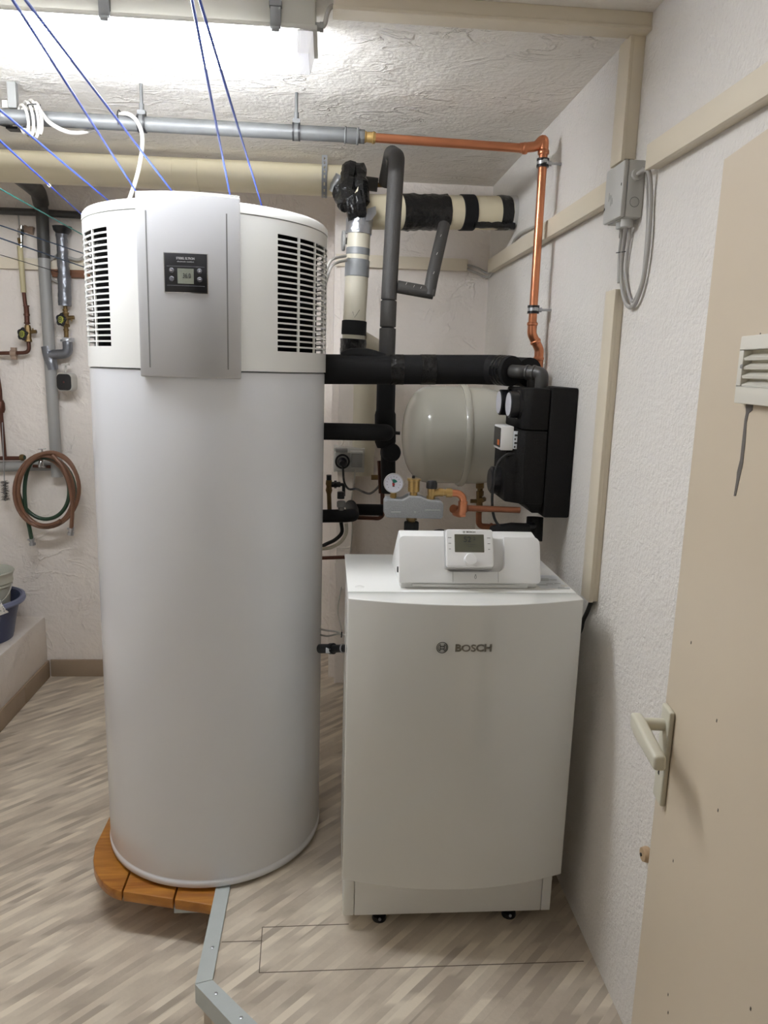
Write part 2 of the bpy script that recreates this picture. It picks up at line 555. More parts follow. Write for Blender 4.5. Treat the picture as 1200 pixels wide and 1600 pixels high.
struct('floor', MB().box((XL - .1, -0.9, -0.1), (XW + .1, YB + .1, 0)), K['vinyl'])
plat = MB()
pl = [(EX, YB, 0), (EX, D0.y, 0), (D1.x, D1.y, 0), (XW, D1.y, 0), (XW, YB, 0)]
plat.prism(pl, (0, 0, ZP))
platform = struct('floor_platform', plat, K['vinyl'])
for i, (a, b) in enumerate(((P(346, 1472, Z=ZP), P(410, 1470, Z=ZP)), (P(410, 1449, Z=ZP), P(405, 1520, Z=ZP)), (P(405, 1520, Z=ZP), P(912, 1502, Z=ZP)), (P(410, 1449, Z=ZP), P(545, 1444, Z=ZP)))):
    d = (b - a).normalized(); n = Vector((-d.y, d.x, 0)) * 0.0011
    MB().prism([a - n, b - n, b + n, a + n], (0, 0, 0.0006)).build('floor_seam', K['seam'], platform)
struct('ceiling', MB().box((XL - .1, -0.9, ZC), (XW + .1, YB + .1, ZC + 0.1)), K['ceiling'])
struct('wall_right', MB().box((XW, YF - .15, 0), (XW + .1, YB + .1, ZC)), K['wall'])
struct('wall_left', MB().box((XL - .1, -0.9, 0), (XL, YB + .1, ZC)), K['wall'])
struct('wall_back', MB().box((XL, YB, 0), (XS, YB + .1, ZC)), K['wall_back'])
struct('wall_back.001', MB().box((XS, YBR, ZP), (XW, YB + .1, ZC)), K['wall_back'])
struct('wall_front', MB().box((0.47, YF - .12, 0), (XW, YF, ZC)), K['wall'])
struct('wall_front.001', MB().box((XL, YF - .12, 0), (-0.60, YF, ZC)), K['wall'])
struct('wall_front.002', MB().box((-0.60, YF - .12, 2.12), (0.47, YF, ZC)), K['wall'])
# low whitewashed ledge along the left
ledge = MB().box((XL, YF, 0), (-1.485, YB, 0.341))
struct('wall_left_ledge', ledge, K['wall_back'], bevel=0.012, seg=2)

# skirting tiles
for nm, tiles in (('baseboard_back', [((x, YB - 0.012, 0), (min(x + 0.327, -0.285), YB, 0.095)) for x in (-1.470, -1.140, -0.81, -0.48)]),
                  ('baseboard_left', [((-1.485, y, 0), (-1.473, y + 0.327, 0.095)) for y in [3.92 - 0.012 - 0.33 * k for k in range(1, 9)]])):
    r = thing(nm, 'row of brown beige skirting tiles', 'baseboard', Vector(tiles[0][0]), kind='structure')
    del r['label']; del r['category']
    for a, b in tiles:
        MB().box(a, b).build('tile', K['tile'], r, bevel=0.002)

# grey painted edge trims of the platform, with screw heads
def edge_trim(name, o0, o1, i1, i0, screws):
    """flat strip o0-o1 (outer edge) / i0-i1 (inner edge) with a lip hanging down along the outer edge"""
    z = ZP + 0.008
    o0, o1, i0, i1 = [Vector((*p, z)) for p in (o0, o1, i0, i1)]
    mb = MB().prism([o0, o1, i1, i0], (0, 0, -0.008))
    n = (o1 - o0).cross(Vector((0, 0, 1))).normalized()
    if n.dot(i0 - o0) < 0: n = -n
    n = n * 0.0165
    dn = Vector((0, 0, -0.0075))
    mb.prism([o0 + dn, o1 + dn, o1 + n + dn, o0 + n + dn], (0, 0, -0.0465))
    t = struct(name, mb, K['greypaint'])
    for a_, b_ in screws:
        c = (o0.lerp(o1, a_)).lerp(i0.lerp(i1, a_), b_)
        MB().lathe([(0.0045, 0), (0.0045, 0.001), (0.003, 0.0016)], c, seg=12).build('screw_head', K['steel'], t)
    return t


edge_trim('trim_1', (-0.3135, 1.6525), (-0.3135, 2.06), (-0.272, 2.06), (-0.272, 1.6645), ((0.28, 0.6),))
edge_trim('trim_2', (-0.3135, 1.6510), (0.2985, 0.960), (0.352, 0.995), (-0.272, 1.6630), ((0.055, 0.55), (0.165, 0.6), (0.5, 0.5)))

# ------------------------------------------------------------------ hot water tank
TC = Vector((-0.356, 2.3454, 0)); TR = 0.345; TZ = 0.150; TS = 1.669; TT = 2.093


def tcyl(phi, z, r):
    a = math.radians(phi)
    return Vector((TC.x + r * math.sin(a), TC.y - r * math.cos(a), z))


tank = thing('water_heater', 'tall white cylindrical hot water tank with slotted grilles and silver control panel', 'water heater', (TC.x, TC.y, TZ))
MB().lathe([(TR - 0.02, 0.0), (TR - 0.004, 0.0), (TR + 0.001, 0.004), (TR + 0.0025, 0.016), (TR + 0.001, 0.024), (TR - 0.001, 0.026), (TR - 0.001, 0.030), (TR, 0.033), (TR, TS - TZ - 0.003), (TR - 0.004, TS - TZ)], (TC.x, TC.y, TZ), seg=160).build('tank_jacket', K['enamel'], tank, sharp=50)
# hood: shell with real slots, two grilles of eight columns and twenty rows
HR = TR + 0.003
GZ0, GZ1 = 1.724, 2.030
phis, slot_p = [], []
for sgn in (1, -1):
    for c in range(8):
        p0 = 39.0 + c * 13.35
        slot_p.append((sgn * p0, sgn * (p0 + 12.1)) if sgn > 0 else (-(p0 + 12.1), -p0))
marks = set(round(a, 3) for ab in slot_p for a in ab)
for k in range(0, 120): marks.add(round(-180 + 3.0 * k, 3))
phis = sorted(p for p in marks)
phis = [p for i, p in enumerate(phis) if i == 0 or p - phis[i - 1] > 0.05]
rows = []
rh = (GZ1 - GZ0) / 20
for r_ in range(20):
    z0 = GZ0 + rh * r_ + 0.0022
    rows.append((z0, z0 + rh - 0.0044))
zs = sorted([TS + 0.002, TS + 0.006, TT - 0.030] + [z for r_ in rows for z in r_])
hood = MB()
np_, nz_ = len(phis), len(zs)
vs = [tcyl(p, z, HR) for z in zs for p in phis]
fs = []
for i in range(nz_ - 1):
    zc = (zs[i] + zs[i + 1]) / 2
    inrow = any(a < zc < b for a, b in rows)
    for j in range(np_):
        j2 = (j + 1) % np_
        pc = (phis[j] + (phis[j2] if j2 else 180.0)) / 2
        if inrow and any(a < pc < b for a, b in slot_p): continue
        fs.append((i * np_ + j, i * np_ + j2, (i + 1) * np_ + j2, (i + 1) * np_ + j))
hood.add(vs, fs)
hood.build('hood', K['white'], tank, solid=0.004)
MB().lathe([(HR - 0.004, TT - 0.0285), (HR + 0.001, TT - 0.0275), (HR + 0.0005, TT - 0.010), (HR - 0.006, TT - 0.002), (HR - 0.02, TT), (0.02, TT + 0.004)], (TC.x, TC.y, 0), seg=128).build('top_cover', K['white'], tank, sharp=40)
MB().lathe([(0.318, TS - 0.002), (0.318, TT - 0.035)], (TC.x, TC.y, 0), seg=64).build('inner_casing', K['void'], tank)
for k in range(9):
    z = 1.74 + 0.032 * k
    MB().box((-0.012, -0.001, -0.006), (0.012, 0.002, 0.006), frame(tcyl(-56 - (k % 2) * 3, z, 0.322), (0.6, -0.8, 0), (0, 0, 1))).build('coil_fin', K['galv'], tank)

# silver front panel (bowed, proud of the hood), two engraved grooves, display
PB, PT = 1.650, 2.100


def bowed(p0, p1, z0, z1, r0, r1, n=14):
    mb = MB()
    vs, fs = [], []
    for k in range(n + 1):
        p = p0 + (p1 - p0) * k / n
        vs += [tcyl(p, z0, r0), tcyl(p, z1, r0), tcyl(p, z1, r1), tcyl(p, z0, r1)]
    for k in range(n):
        o = 4 * k
        for a, b in ((0, 1), (1, 2), (2, 3), (3, 0)):
            fs.append((o + a, o + b, o + 4 + b, o + 4 + a))
    fs += [(0, 3, 2, 1), (4 * n, 4 * n + 1, 4 * n + 2, 4 * n + 3)]
    return mb.add(vs, fs)


PR = HR + 0.011
bowed(-21.4, 21.2, PB, PT, HR - 0.003, PR, 20).build('front_panel', K['silver'], tank, bevel=0.004, seg=3)
bowed(-21.2, 21.0, PT, PT + 0.004, HR - 0.05, PR - 0.002, 20).build('panel_top_edge', K['white'], tank)
for s in (-16.6, 15.6):
    bowed(s - 0.28, s + 0.28, 1.674, 2.058, PR - 0.001, PR + 0.0004, 2).build('panel_groove', K['inkgrey'], tank)
DZ0, DZ1, DP0, DP1 = 1.863, 1.957, -9.2, 7.7
bowed(DP0 - 0.35, DP1 + 0.35, DZ0 - 0.002, DZ1 + 0.002, PR - 0.001, PR + 0.0012).build('display_surround', K['chrome'], tank, bevel=0.0008)
disp = bowed(DP0, DP1, DZ0, DZ1, PR - 0.001, PR + 0.003).build('display', K['black'], tank, bevel=0.0012)


def dp(u, v):  # u,v in 0..1 over the display
    return DP0 + (DP1 - DP0) * u, DZ0 + (DZ1 - DZ0) * v


def dtan(phi):
    a = math.radians(phi); return Vector((math.cos(a), math.sin(a), 0))


def dn(phi):
    a = math.radians(phi); return Vector((math.sin(a), -math.cos(a), 0))


for v in (0.665, 0.17):
    p, z = dp(0.5, v)
    bowed(*[dp(u, 0)[0] for u in (0.06, 0.94)], z - 0.0008, z + 0.0008, PR + 0.002, PR + 0.0036).build('display_rule', K['button'], disp)
(p0, z0), (p1, z1) = dp(0.315, 0.22), dp(0.69, 0.61)
bowed(p0, p1, z0, z1, PR + 0.002, PR + 0.0036, 6).build('screen', K['lcd'], disp)
for u, v, sym in ((0.175, 0.555, 'play'), (0.175, 0.34, None), (0.825, 0.555, 'plus'), (0.825, 0.34, 'minus')):
    p, z = dp(u, v)
    c = tcyl(p, z, PR + 0.002)
    MB().lathe([(0.0062, 0), (0.0062, 0.002), (0.0052, 0.003)], c, dn(p), seg=20).build('button', K['button'], disp)
    F = frame(tcyl(p, z, PR + 0.0051), dtan(p), (0, 0, 1))
    mb = MB()
    if sym == 'plus': mb.box((-0.0026, -0.0008, 0), (0.0026, 0.0008, 0.0006), F).box((-0.0008, -0.0026, 0), (0.0008, 0.0026, 0.0006), F)
    elif sym == 'minus': mb.box((-0.0030, -0.0010, 0), (0.0030, 0.0010, 0.0006), F)
    elif sym == 'play': mb.prism([(-0.0028, 0.0018, 0), (-0.0028, -0.0010, 0), (0.003, -0.0012, 0)], (0, 0, 0.0006), F)
    if mb.v: mb.build('button_symbol', K['silverink'], disp)
p, z = dp(0.505, 0.865)
text('brand_lettering', 'STIEBEL ELTRON', 0.0077, tcyl(p, z, PR + 0.0034), dtan(p), (0, 0, 1), K['silverink'], disp, 0.0004, bold=0.0001, sx=0.80)
p, z = dp(0.505, 0.785)
text('brand_subline', 'electronic comfort', 0.0048, tcyl(p, z, PR + 0.0034), dtan(p), (0, 0, 1), K['silverink'], disp, 0.0004, sx=1.15)
p, z = dp(0.53, 0.42)
text('screen_digits', '36.0', 0.0165, tcyl(p, z, PR + 0.0037), dtan(p), (0, 0, 1), K['black'], disp, 0.0003, bold=0.0, sx=0.74)
p, z = dp(0.385, 0.545)
bowed(p - 0.6, p + 0.6, z - 0.0006, z + 0.0006, PR + 0.003, PR + 0.0038, 2).build('screen_mark', K['inkgrey'], disp)

# ------------------------------------------------------------------ varnished plank base under the tank's left side
base = thing('plank_base', 'rounded varnished orange pine plank board under the left of the white tank', 'board', (-0.5, 2.25, 0.10))


def board_front(x):   # front outline of the board (y as a function of x)
    if x < -0.57:
        t = min(1, (-0.57 - x) / 0.164)
        return 2.005 + 0.26 * (1 - math.sqrt(max(0, 1 - t ** 1.7)))
    return 2.005 - 0.25 * (x + 0.57)


for x0, x1 in ((-0.732, -0.590), (-0.586, -0.432), (-0.428, -0.290)):
    n = 10
    front = [(x0 + (x1 - x0) * k / n, board_front(x0 + (x1 - x0) * k / n), 0.108) for k in range(n + 1)]
    MB().prism(front + [(x1, 2.66, 0.108), (x0, 2.5, 0.108)], (0, 0, 0.034)).build('plank', K['board'], base, bevel=0.004)
MB().box((-0.70, 2.20, 0.070), (-0.30, 2.26, 0.108)).build('cross_batten', K['board'], base)
MB().box((-0.70, 2.48, 0.070), (-0.30, 2.54, 0.108)).build('cross_batten', K['board'], base)
MB().box((-0.432, 1.975, 0.090), (-0.345, 2.03, 0.108)).build('cleat', K['greypaint'], base, bevel=0.002)
for x in (-0.60, -0.40):
    MB().box((x - 0.05, 2.44, 0.0), (x + 0.05, 2.56, 0.072)).build('rear_foot', K['board'], base, bevel=0.002)

# ------------------------------------------------------------------ boiler
BX0, BX1, BYF, BYB, BZT = 0.058, 0.657, 1.835, 2.225, 1.126
boil = thing('boiler', 'white floor standing boiler with bowed glossy front and tilted control panel on top', 'boiler', (0.357, 2.03, ZP))
MB().box((BX0 + 0.004, BYF, 0.185), (BX1 - 0.004, BYB, BZT - 0.004)).build('side_casing', K['white'], boil, bevel=0.003)
MB().box((BX0, BYF + 0.001, BZT - 0.005), (BX1, BYB, BZT)).build('top_plate', K['white'], boil, bevel=0.0015)


def door_y(x):
    t = (x - (BX0 + BX1) / 2) / ((BX1 - BX0) / 2)
    return 1.780 - 0.052 * (1 - t * t)


n = 28
fr = [Vector((BX0 - 0.001 + (BX1 - BX0 + 0.002) * k / n, 0, 0)) for k in range(n + 1)]
outl = [(p.x, door_y(p.x), 0.338) for p in fr] + [(BX1 + 0.001, BYF - 0.001, 0.338), (BX0 - 0.001, BYF - 0.001, 0.338)]
MB().prism(outl, (0, 0, BZT - 0.338)).build('front_door', K['boilerdoor'], boil, bevel=0.003, seg=3, sharp=40)
MB().box((BX0 + 0.036, BYF - 0.006, 0.187), (BX1 - 0.034, BYF, 0.338)).build('base_panel', K['white'], boil, bevel=0.001)
MB().box((BX0 + 0.006, BYF - 0.006, 0.187), (BX0 + 0.034, BYF, 0.338)).build('side_strip', K['white'], boil, bevel=0.001)
MB().box((BX1 - 0.032, BYF - 0.006, 0.187), (BX1 - 0.006, BYF, 0.338)).build('side_strip', K['white'], boil, bevel=0.001)
for x, y in ((0.168, 1.872), (0.545, 1.872), (0.168, 2.17), (0.545, 2.17)):
    f = MB().lathe([(0.020, 0), (0.021, 0.004), (0.019, 0.014), (0.008, 0.016), (0.008, 0.046)], (x, y, ZP), seg=20).build('foot', K['black'], boil)
    MB().lathe([(0.0045, 0), (0.003, 0.004)], (x, y - 0.019, ZP + 0.012), (0, -1, 0.6), seg=10).build('bolt_head', K['steel'], f)
# small embossed screw covers near the front of the top plate
for px in (562, 882):
    c = P(px, 917 if px < 700 else 916, Z=BZT)
    MB().lathe([(0.012, 0), (0.009, 0.0015), (0.001, 0.002)], c, seg=20).build('screw_cover', K['white'], boil)
# label sheets on the top plate, right of the control box
sh = MB().box((0.572, 1.872, BZT), (0.652, 1.905, BZT + 0.0006)).box((0.572, 1.907, BZT), (0.652, 2.0, BZT + 0.0006)).build('label_sheet', K['paper'], boil)
for yy, x0, x1 in ((1.868, 0.618, 0.650), (1.882, 0.622, 0.640), (1.902, 0.575, 0.600), (1.915, 0.60, 0.618), (1.917, 0.623, 0.640), (1.945, 0.575, 0.615), (1.952, 0.575, 0.640), (1.962, 0.575, 0.62), (1.985, 0.578, 0.60), (2.02, 0.58, 0.60)):
    MB().box((x0, yy, BZT + 0.0005), (x1, yy + 0.0022, BZT + 0.0010)).build('label_print', K['inkgrey'], sh)
# emblem and lettering on the front
ec = P(691, 1012, Y=1.7285)
lg = MB()
lg.tube([ec + Vector((0.0138 * math.cos(2 * PI * k / 32), 0, 0.0138 * math.sin(2 * PI * k / 32))) for k in range(32)], 0.0009, 8, closed=True)
for s in (-1, 1):
    lg.tube([ec + Vector((s * 0.0105 * math.cos(a), 0, 0.0105 * math.sin(a))) for a in [math.radians(-55 + 110 * k / 8) for k in range(9)]], 0.0008, 6)
    lg.box((ec.x + s * 0.0050 - 0.0007, ec.y - 0.0012, ec.z - 0.0088), (ec.x + s * 0.0050 + 0.0007, ec.y + 0.001, ec.z + 0.0088))
    lg.box((ec.x - 0.005, ec.y - 0.0012, ec.z + s * 0.0034 - 0.0007), (ec.x + 0.005, ec.y + 0.001, ec.z + s * 0.0034 + 0.0007))
lg.build('emblem', K['ink'], boil)
tcn = P(740, 1013, Y=1.729)
text('lettering_outline', 'BOSCH', 0.0255, tcn + Vector((0, 0.0006, 0)), (1, 0, 0), (0, 0, 1), K['ink'], boil, 0.0014, bold=0.0009, sx=1.12)
text('lettering', 'BOSCH', 0.0255, tcn + Vector((0, -0.0012, 0)), (1, 0, 0), (0, 0, 1), K['silverletter'], boil, 0.0014, bold=0.0003, sx=1.12)

# control box: wedge, leaning front, recessed middle with tilted controller
CX0, CX1 = 0.191, 0.566
yb0, yt0 = 1.862, 1.902      # front face y at its bottom / top
zb0, zt0 = 1.142, 1.258


def cface(x, s, d=0.0):     # s: 0 bottom .. 1 top of the front face, d: outward
    p = Vector((x, yb0 + (yt0 - yb0) * s, zb0 + (zt0 - zb0) * s))
    nrm = Vector((0, -(zt0 - zb0), (yt0 - yb0))).normalized()
    return p + nrm * d


# body behind the face
side = [(yb0 + 0.012, zb0 - 0.012), (yt0 + 0.006, zt0 - 0.004), (yt0 + 0.055, zt0 + 0.004), (2.10, BZT + 0.03), (2.12, BZT), (yb0 + 0.02, BZT)]
MB().prism([(CX0 + 0.004, y, z) for y, z in side], (CX1 - CX0 - 0.008, 0, 0)).build('control_box', K['whiteplastic'], boil, bevel=0.004, seg=2)
# two wing covers and the lower bridge of the front panel
xr0, xr1 = 0.312, 0.470       # recess
def cpoly(pts, d0, d1):
    nrm = Vector((0, -(zt0 - zb0), (yt0 - yb0))).normalized()
    return MB().prism([cface(x, s, d0) for x, s in pts], nrm * (d1 - d0))


def arcpts(cx, cs, rx, rs, a0, a1, n=8):
    return [(cx + rx * math.cos(math.radians(a0 + (a1 - a0) * k / n)), cs + rs * math.sin(math.radians(a0 + (a1 - a0) * k / n))) for k in range(n + 1)]


pan = [(CX0, 0.06)] + arcpts(CX0 + 0.006, 0.05, 0.006, 0.05, 180, 270, 4) + arcpts(CX1 - 0.010, 0.085, 0.010, 0.085, 270, 360, 5) + arcpts(CX1 - 0.018, 0.85, 0.018, 0.15, 0, 90, 6) \
    + arcpts(xr1 + 0.003, 0.98, 0.003, 0.02, 90, 180, 3) + arcpts(xr1 - 0.022, 0.42, 0.022, 0.18, 0, -90, 6) + arcpts(xr0 + 0.022, 0.42, 0.022, 0.18, 270, 180, 6) + arcpts(xr0 - 0.003, 0.98, 0.003, 0.02, 0, 90, 3) + arcpts(CX0 + 0.014, 0.90, 0.014, 0.10, 90, 180, 5)
cpoly(pan, -0.010, 0.008).build('control_panel', K['whiteplastic'], boil, bevel=0.0025, seg=3)
cpoly([(CX0 + 0.01, 0.1), (CX1 - 0.01, 0.1), (CX1 - 0.01, 0.97), (CX0 + 0.01, 0.97)], -0.016, -0.006).build('panel_recess', K['whiteplastic'], boil)
for x in (0.332, 0.452):
    cpoly([(x, 0.02), (x + 0.0007, 0.02), (x + 0.0007, 0.235), (x, 0.235)], 0.0072, 0.0083).build('flap_joint', K['inkgrey'], boil)
# flame mark on the flap
fm = cface(0.392, 0.135, 0.0085)
FF = frame(fm, (1, 0, 0), (0, 0.3, 0.95))
fl = [(0.0022 * math.sin(t) * (1.0 + 0.25 * math.cos(t)), -0.0045 * math.cos(t) + (0.002 if 2.6 < t < 3.7 else 0), 0) for t in [2 * PI * k / 16 for k in range(16)]]
MB().tube([FF @ Vector(p) for p in fl], 0.0004, 6, closed=True).build('flame_mark', K['ink'], boil)
# strip below the panel
MB().box((CX0 + 0.006, yb0 + 0.006, BZT), (CX1 - 0.03, yb0 + 0.02, zb0 + 0.004)).build('lower_rail', K['whiteplastic'], boil, bevel=0.003)
MB().box((0.226, yb0 + 0.001, BZT + 0.006), (0.50, yb0 + 0.008, BZT + 0.012)).build('rail_lip', K['whiteplastic'], boil, bevel=0.001)
MB().box((CX0 - 0.001, 1.905, 1.158), (CX0 + 0.006, 1.915, 1.172)).build('side_latch', K['black'], boil, bevel=0.001)
# controller unit, tilted back further
cc = P(733.5, 857, Y=1.868)
uy = Vector((0, 0.42, 0.907)).normalized()
CF = frame(cc, Vector((1, 0, 0)), uy)
MB().prism([(x, y, -0.026) for x, y in rrect(0.128, 0.104, 0.006)], (0, 0, 0.016), CF).build('controller_back', K['silver'], boil, bevel=0.002)
ctl = MB().prism([(x, y, -0.008) for x, y in rrect(0.124, 0.100, 0.007)], (0, 0, 0.014), CF).build('controller', K['whiteplastic'], boil, bevel=0.003, seg=3)
MB().prism([(x, y, 0.0055) for x, y in rrect(0.0775, 0.0475, 0.0015, cx=-0.001, cy=0.0125)], (0, 0, 0.001), CF).build('screen', K['lcddark'], ctl)
MB().lathe([(0.0165, 0), (0.0165, 0.009), (0.0145, 0.012), (0.002, 0.0125)], CF @ Vector((0, -0.031, 0.006)), CF.to_3x3() @ Vector((0, 0, 1)), seg=32).build('dial_knob', K['whiteplastic'], ctl)
text('screen_digits', '52', 0.021, CF @ Vector((-0.006, 0.022, 0.0066)), CF.to_3x3() @ Vector((1, 0, 0)), uy, K['black'], ctl, 0.0002, bold=0.0001)
text('screen_decimal', '2', 0.012, CF @ Vector((0.0125, 0.0245, 0.0066)), CF.to_3x3() @ Vector((1, 0, 0)), uy, K['black'], ctl, 0.0002, bold=0.0001)
text('controller_lettering', 'BOSCH', 0.0066, CF @ Vector((0.004, 0.0425, 0.0061)), CF.to_3x3() @ Vector((1, 0, 0)), uy, K['ink'], ctl, 0.0003, bold=0.0001, sx=1.1)
e = CF @ Vector((-0.0145, 0.0425, 0.0062))
ux = CF.to_3x3() @ Vector((1, 0, 0))
eb = MB().tube([e + ux * (0.0026 * math.cos(2 * PI * k / 16)) + uy * (0.0026 * math.sin(2 * PI * k / 16)) for k in range(16)], 0.0003, 5, closed=True)
eb.box((-0.0012, -0.0018, 0), (-0.0007, 0.0018, 0.0004), frame(e, ux, uy)).box((0.0007, -0.0018, 0), (0.0012, 0.0018, 0.0004), frame(e, ux, uy))
eb.build('controller_emblem', K['ink'], ctl)
mk = MB()
for sx_ in (-1, 1):
    for yy, ww in ((0.027, 0.009), (0.012, 0.007), (-0.003, 0.005)):
        x = sx_ * 0.0515 - 0.001
        mk.box((x - ww / 2, yy - 0.0008, 0.0058), (x + ww / 2, yy + 0.0008, 0.0063), CF)
mk.build('key_marks', K['inkgrey'], ctl)
mk = MB()
for yy, x0, x1 in ((0.010, -0.010, 0.016), (0.004, -0.006, 0.010)):
    mk.box((x0, yy - 0.0005, 0.0064), (x1, yy + 0.0005, 0.0067), CF)
mk.build('screen_line', K['ink'], ctl)

# ------------------------------------------------------------------ ceiling lamp
LY0, LY1 = 1.862, 2.005
lamp = thing('ceiling_lamp', 'long grey fluorescent ceiling lamp with glowing white cover', 'lamp', (-0.69, 1.96, 2.41))
LX0, LX1 = -1.34, -0.040
prof = [(LY0 + 0.004, ZC - 0.001), (LY0 - 0.002, 2.438), (LY1 + 0.004, 2.438), (LY1 - 0.008, ZC - 0.001)]
MB().prism([(LX0, y, z) for y, z in prof], (LX1 - LX0, 0, 0)).build('lamp_housing', K['lamphouse'], lamp, bevel=0.004)
MB().box((LX0 - 0.004, LY0 - 0.009, 2.429), (LX1 + 0.004, LY1 + 0.010, 2.440)).build('housing_rim', K['lamphouse'], lamp, bevel=0.002)
DX1 = LX1 - 0.044
dprof = [(LY0 - 0.004, 2.429), (LY0 + 0.001, 2.392), (LY0 + 0.008, 2.386), (LY1 - 0.008, 2.386), (LY1 - 0.001, 2.392), (LY1 + 0.004, 2.429)]
MB().prism([(LX0 + 0.03, y, z) for y, z in ((LY0 + 0.002, 2.4285), (LY0 + 0.004, 2.390), (LY0 + 0.010, 2.386), (LY1 - 0.010, 2.386), (LY1 - 0.004, 2.390), (LY1 - 0.002, 2.4285))], (DX1 - LX0 - 0.03, 0, 0)).build('diffuser', K['diffuser'], lamp)
for sg_, y_ in ((-1, LY0), (1, LY1)):
    MB().prism([(LX0 + 0.03, y_ - sg_ * 0.003, 2.4285), (LX0 + 0.03, y_ + sg_ * 0.003, 2.4285), (LX0 + 0.03, y_ - sg_ * 0.001, 2.392), (LX0 + 0.03, y_ - sg_ * 0.0045, 2.391)], (DX1 - LX0 - 0.03, 0, 0)).build('diffuser_side', K['diffuserside'], lamp)
de = MB()
ends = [(DX1, y, z) for y, z in dprof] + [(LX1 - 0.004 - 0.010 * (2.429 - z) / 0.043, y, z) for y, z in dprof]
nd = len(dprof)
de.add(ends, [tuple(range(nd)), tuple(range(2 * nd - 1, nd - 1, -1))] + [(q, q + nd, (q + 1) % nd + nd, (q + 1) % nd) for q in range(nd)])
de.build('diffuser_end', K['diffuserend'], lamp, bevel=0.003)
rb = MB()
for k in range(9):
    x = LX1 - 0.043 + k * 0.0034
    for (ya, za), (yb_, zb_) in zip(dprof[:-1], dprof[1:]):
        rb.tube([(x, ya, za - 0.0005), (x, yb_, zb_ - 0.0005)], 0.0007, 4)
rb.build('prism_ribs', K['diffuserend'], lamp)
for x in (-1.05, -0.500, -0.128):
    c = MB().box((x - 0.012, LY0 - 0.013, 2.424), (x + 0.012, LY0 + 0.002, 2.490))
    c.box((x - 0.014, LY0 - 0.015, 2.470), (x + 0.014, LY0 + 0.002, 2.482)).box((x - 0.009, LY0 - 0.015, 2.418), (x + 0.009, LY0 - 0.005, 2.430))
    c.build('cover_clip', K['galv'], lamp, bevel=0.002)
gl = P(497, 42, Y=1.875)
MB().cyl((LX1 - 0.004, gl.y, gl.z), (LX1 + 0.014, gl.y, gl.z), 0.009).hexnut((LX1 + 0.010, gl.y, gl.z), (LX1 + 0.018, gl.y, gl.z), 0.011).build('cable_gland', K['midgrey'], lamp)
MB().tube(spline([(LX1 + 0.016, gl.y, gl.z), P(508, 36, Y=1.872), P(511, 22, Y=1.87), P(516, 12, Y=1.878), P(526, 8, Y=1.885)]), 0.0052, 10).build('feed_cable', K['cablegrey'], lamp)

# ------------------------------------------------------------------ cable trunking
def trunk(name, a, b, label, lid=None, group=None):
    t = thing('cable_channel', label, 'cable trunking', Vector(((a[0] + b[0]) / 2, (a[1] + b[1]) / 2, min(a[2], b[2]))), group)
    MB().box(a, b).build('trunk_base', K['trunk'], t, bevel=0.0015)
    if lid: MB().box(*lid).build('trunk_lid', K['trunk'], t, bevel=0.0012)
    return t


trunk('cable_trunk', (0.0, 1.862, 2.482), (XW, 1.908, ZC), 'cream cable trunking running along the ceiling from lamp to right wall', ((-0.001, 1.858, 2.476), (XW, 1.912, 2.484)))
trunk('cable_trunk', (0.708, 1.892, 2.205), (XW, 1.960, 2.482), 'short upright cream trunking from ceiling down to grey junction box', ((0.700, 1.890, 2.200), (0.709, 1.962, 2.480)))
trunk('cable_trunk', (0.715, YF + 0.001, 2.146), (XW, 1.745, 2.196), 'level cream trunking on right wall, near stretch between junction box and door', ((0.705, YF + 0.001, 2.144), (0.716, 1.750, 2.198)))
trunk('cable_trunk', (0.715, 1.985, 2.124), (XW, 3.44, 2.176), 'level cream trunking on right wall, far stretch behind the copper pipe', ((0.705, 1.98, 2.122), (0.716, 3.44, 2.178)))
trunk('cable_trunk', (0.722, 1.888, 1.085), (XW, 1.952, 1.90), 'long upright cream trunking from junction box loop down behind the boiler', ((0.712, 1.886, 1.083), (0.723, 1.954, 1.90)))
trunk('cable_trunk', (XS + 0.005, YBR - 0.016, 2.140), (0.635, YBR, 2.190), 'level cream trunking on the back wall behind the grey pipe', ((XS + 0.005, YBR - 0.026, 2.138), (0.63, YBR - 0.015, 2.192)))
tb = P(0, 408, Y=YB)
trunk('cable_trunk', (XL, YB - 0.02, 2.112), (P(132, 410, Y=YB).x, YB, 2.160), 'level cream trunking on left back wall behind the grey downpipe', ((XL, YB - 0.028, 2.110), (P(82, 410, Y=YB).x, YB - 0.018, 2.162)))
# loose cables leaving the back trunking towards the corner
MB().tube(spline([(0.62, YBR - 0.012, 2.17), (0.68, YBR - 0.02, 2.155), (0.722, YBR - 0.05, 2.13), (0.727, YBR - 0.13, 2.145)]), 0.005, 8).build('corner_cable', K['cablegrey'], label='grey cable bending from back trunking into the far wall corner, upper of two', cat='cable')
MB().tube(spline([(0.62, YBR - 0.012, 2.155), (0.67, YBR - 0.02, 2.135), (0.722, YBR - 0.05, 2.112), (0.727, YBR - 0.13, 2.13)]), 0.005, 8).build('corner_cable', K['cablegrey'], label='grey cable bending from back trunking into the far wall corner, lower of two', cat='cable')
MB().tube(spline([P(800, 384, X=0.729), P(806, 372, X=0.728), P(818, 362, X=0.728), P(842, 352, X=0.729)]), 0.006, 8).build('loop_cable', K['cablewhite'], label='short white cable lying on top of far right wall trunking', cat='cable')

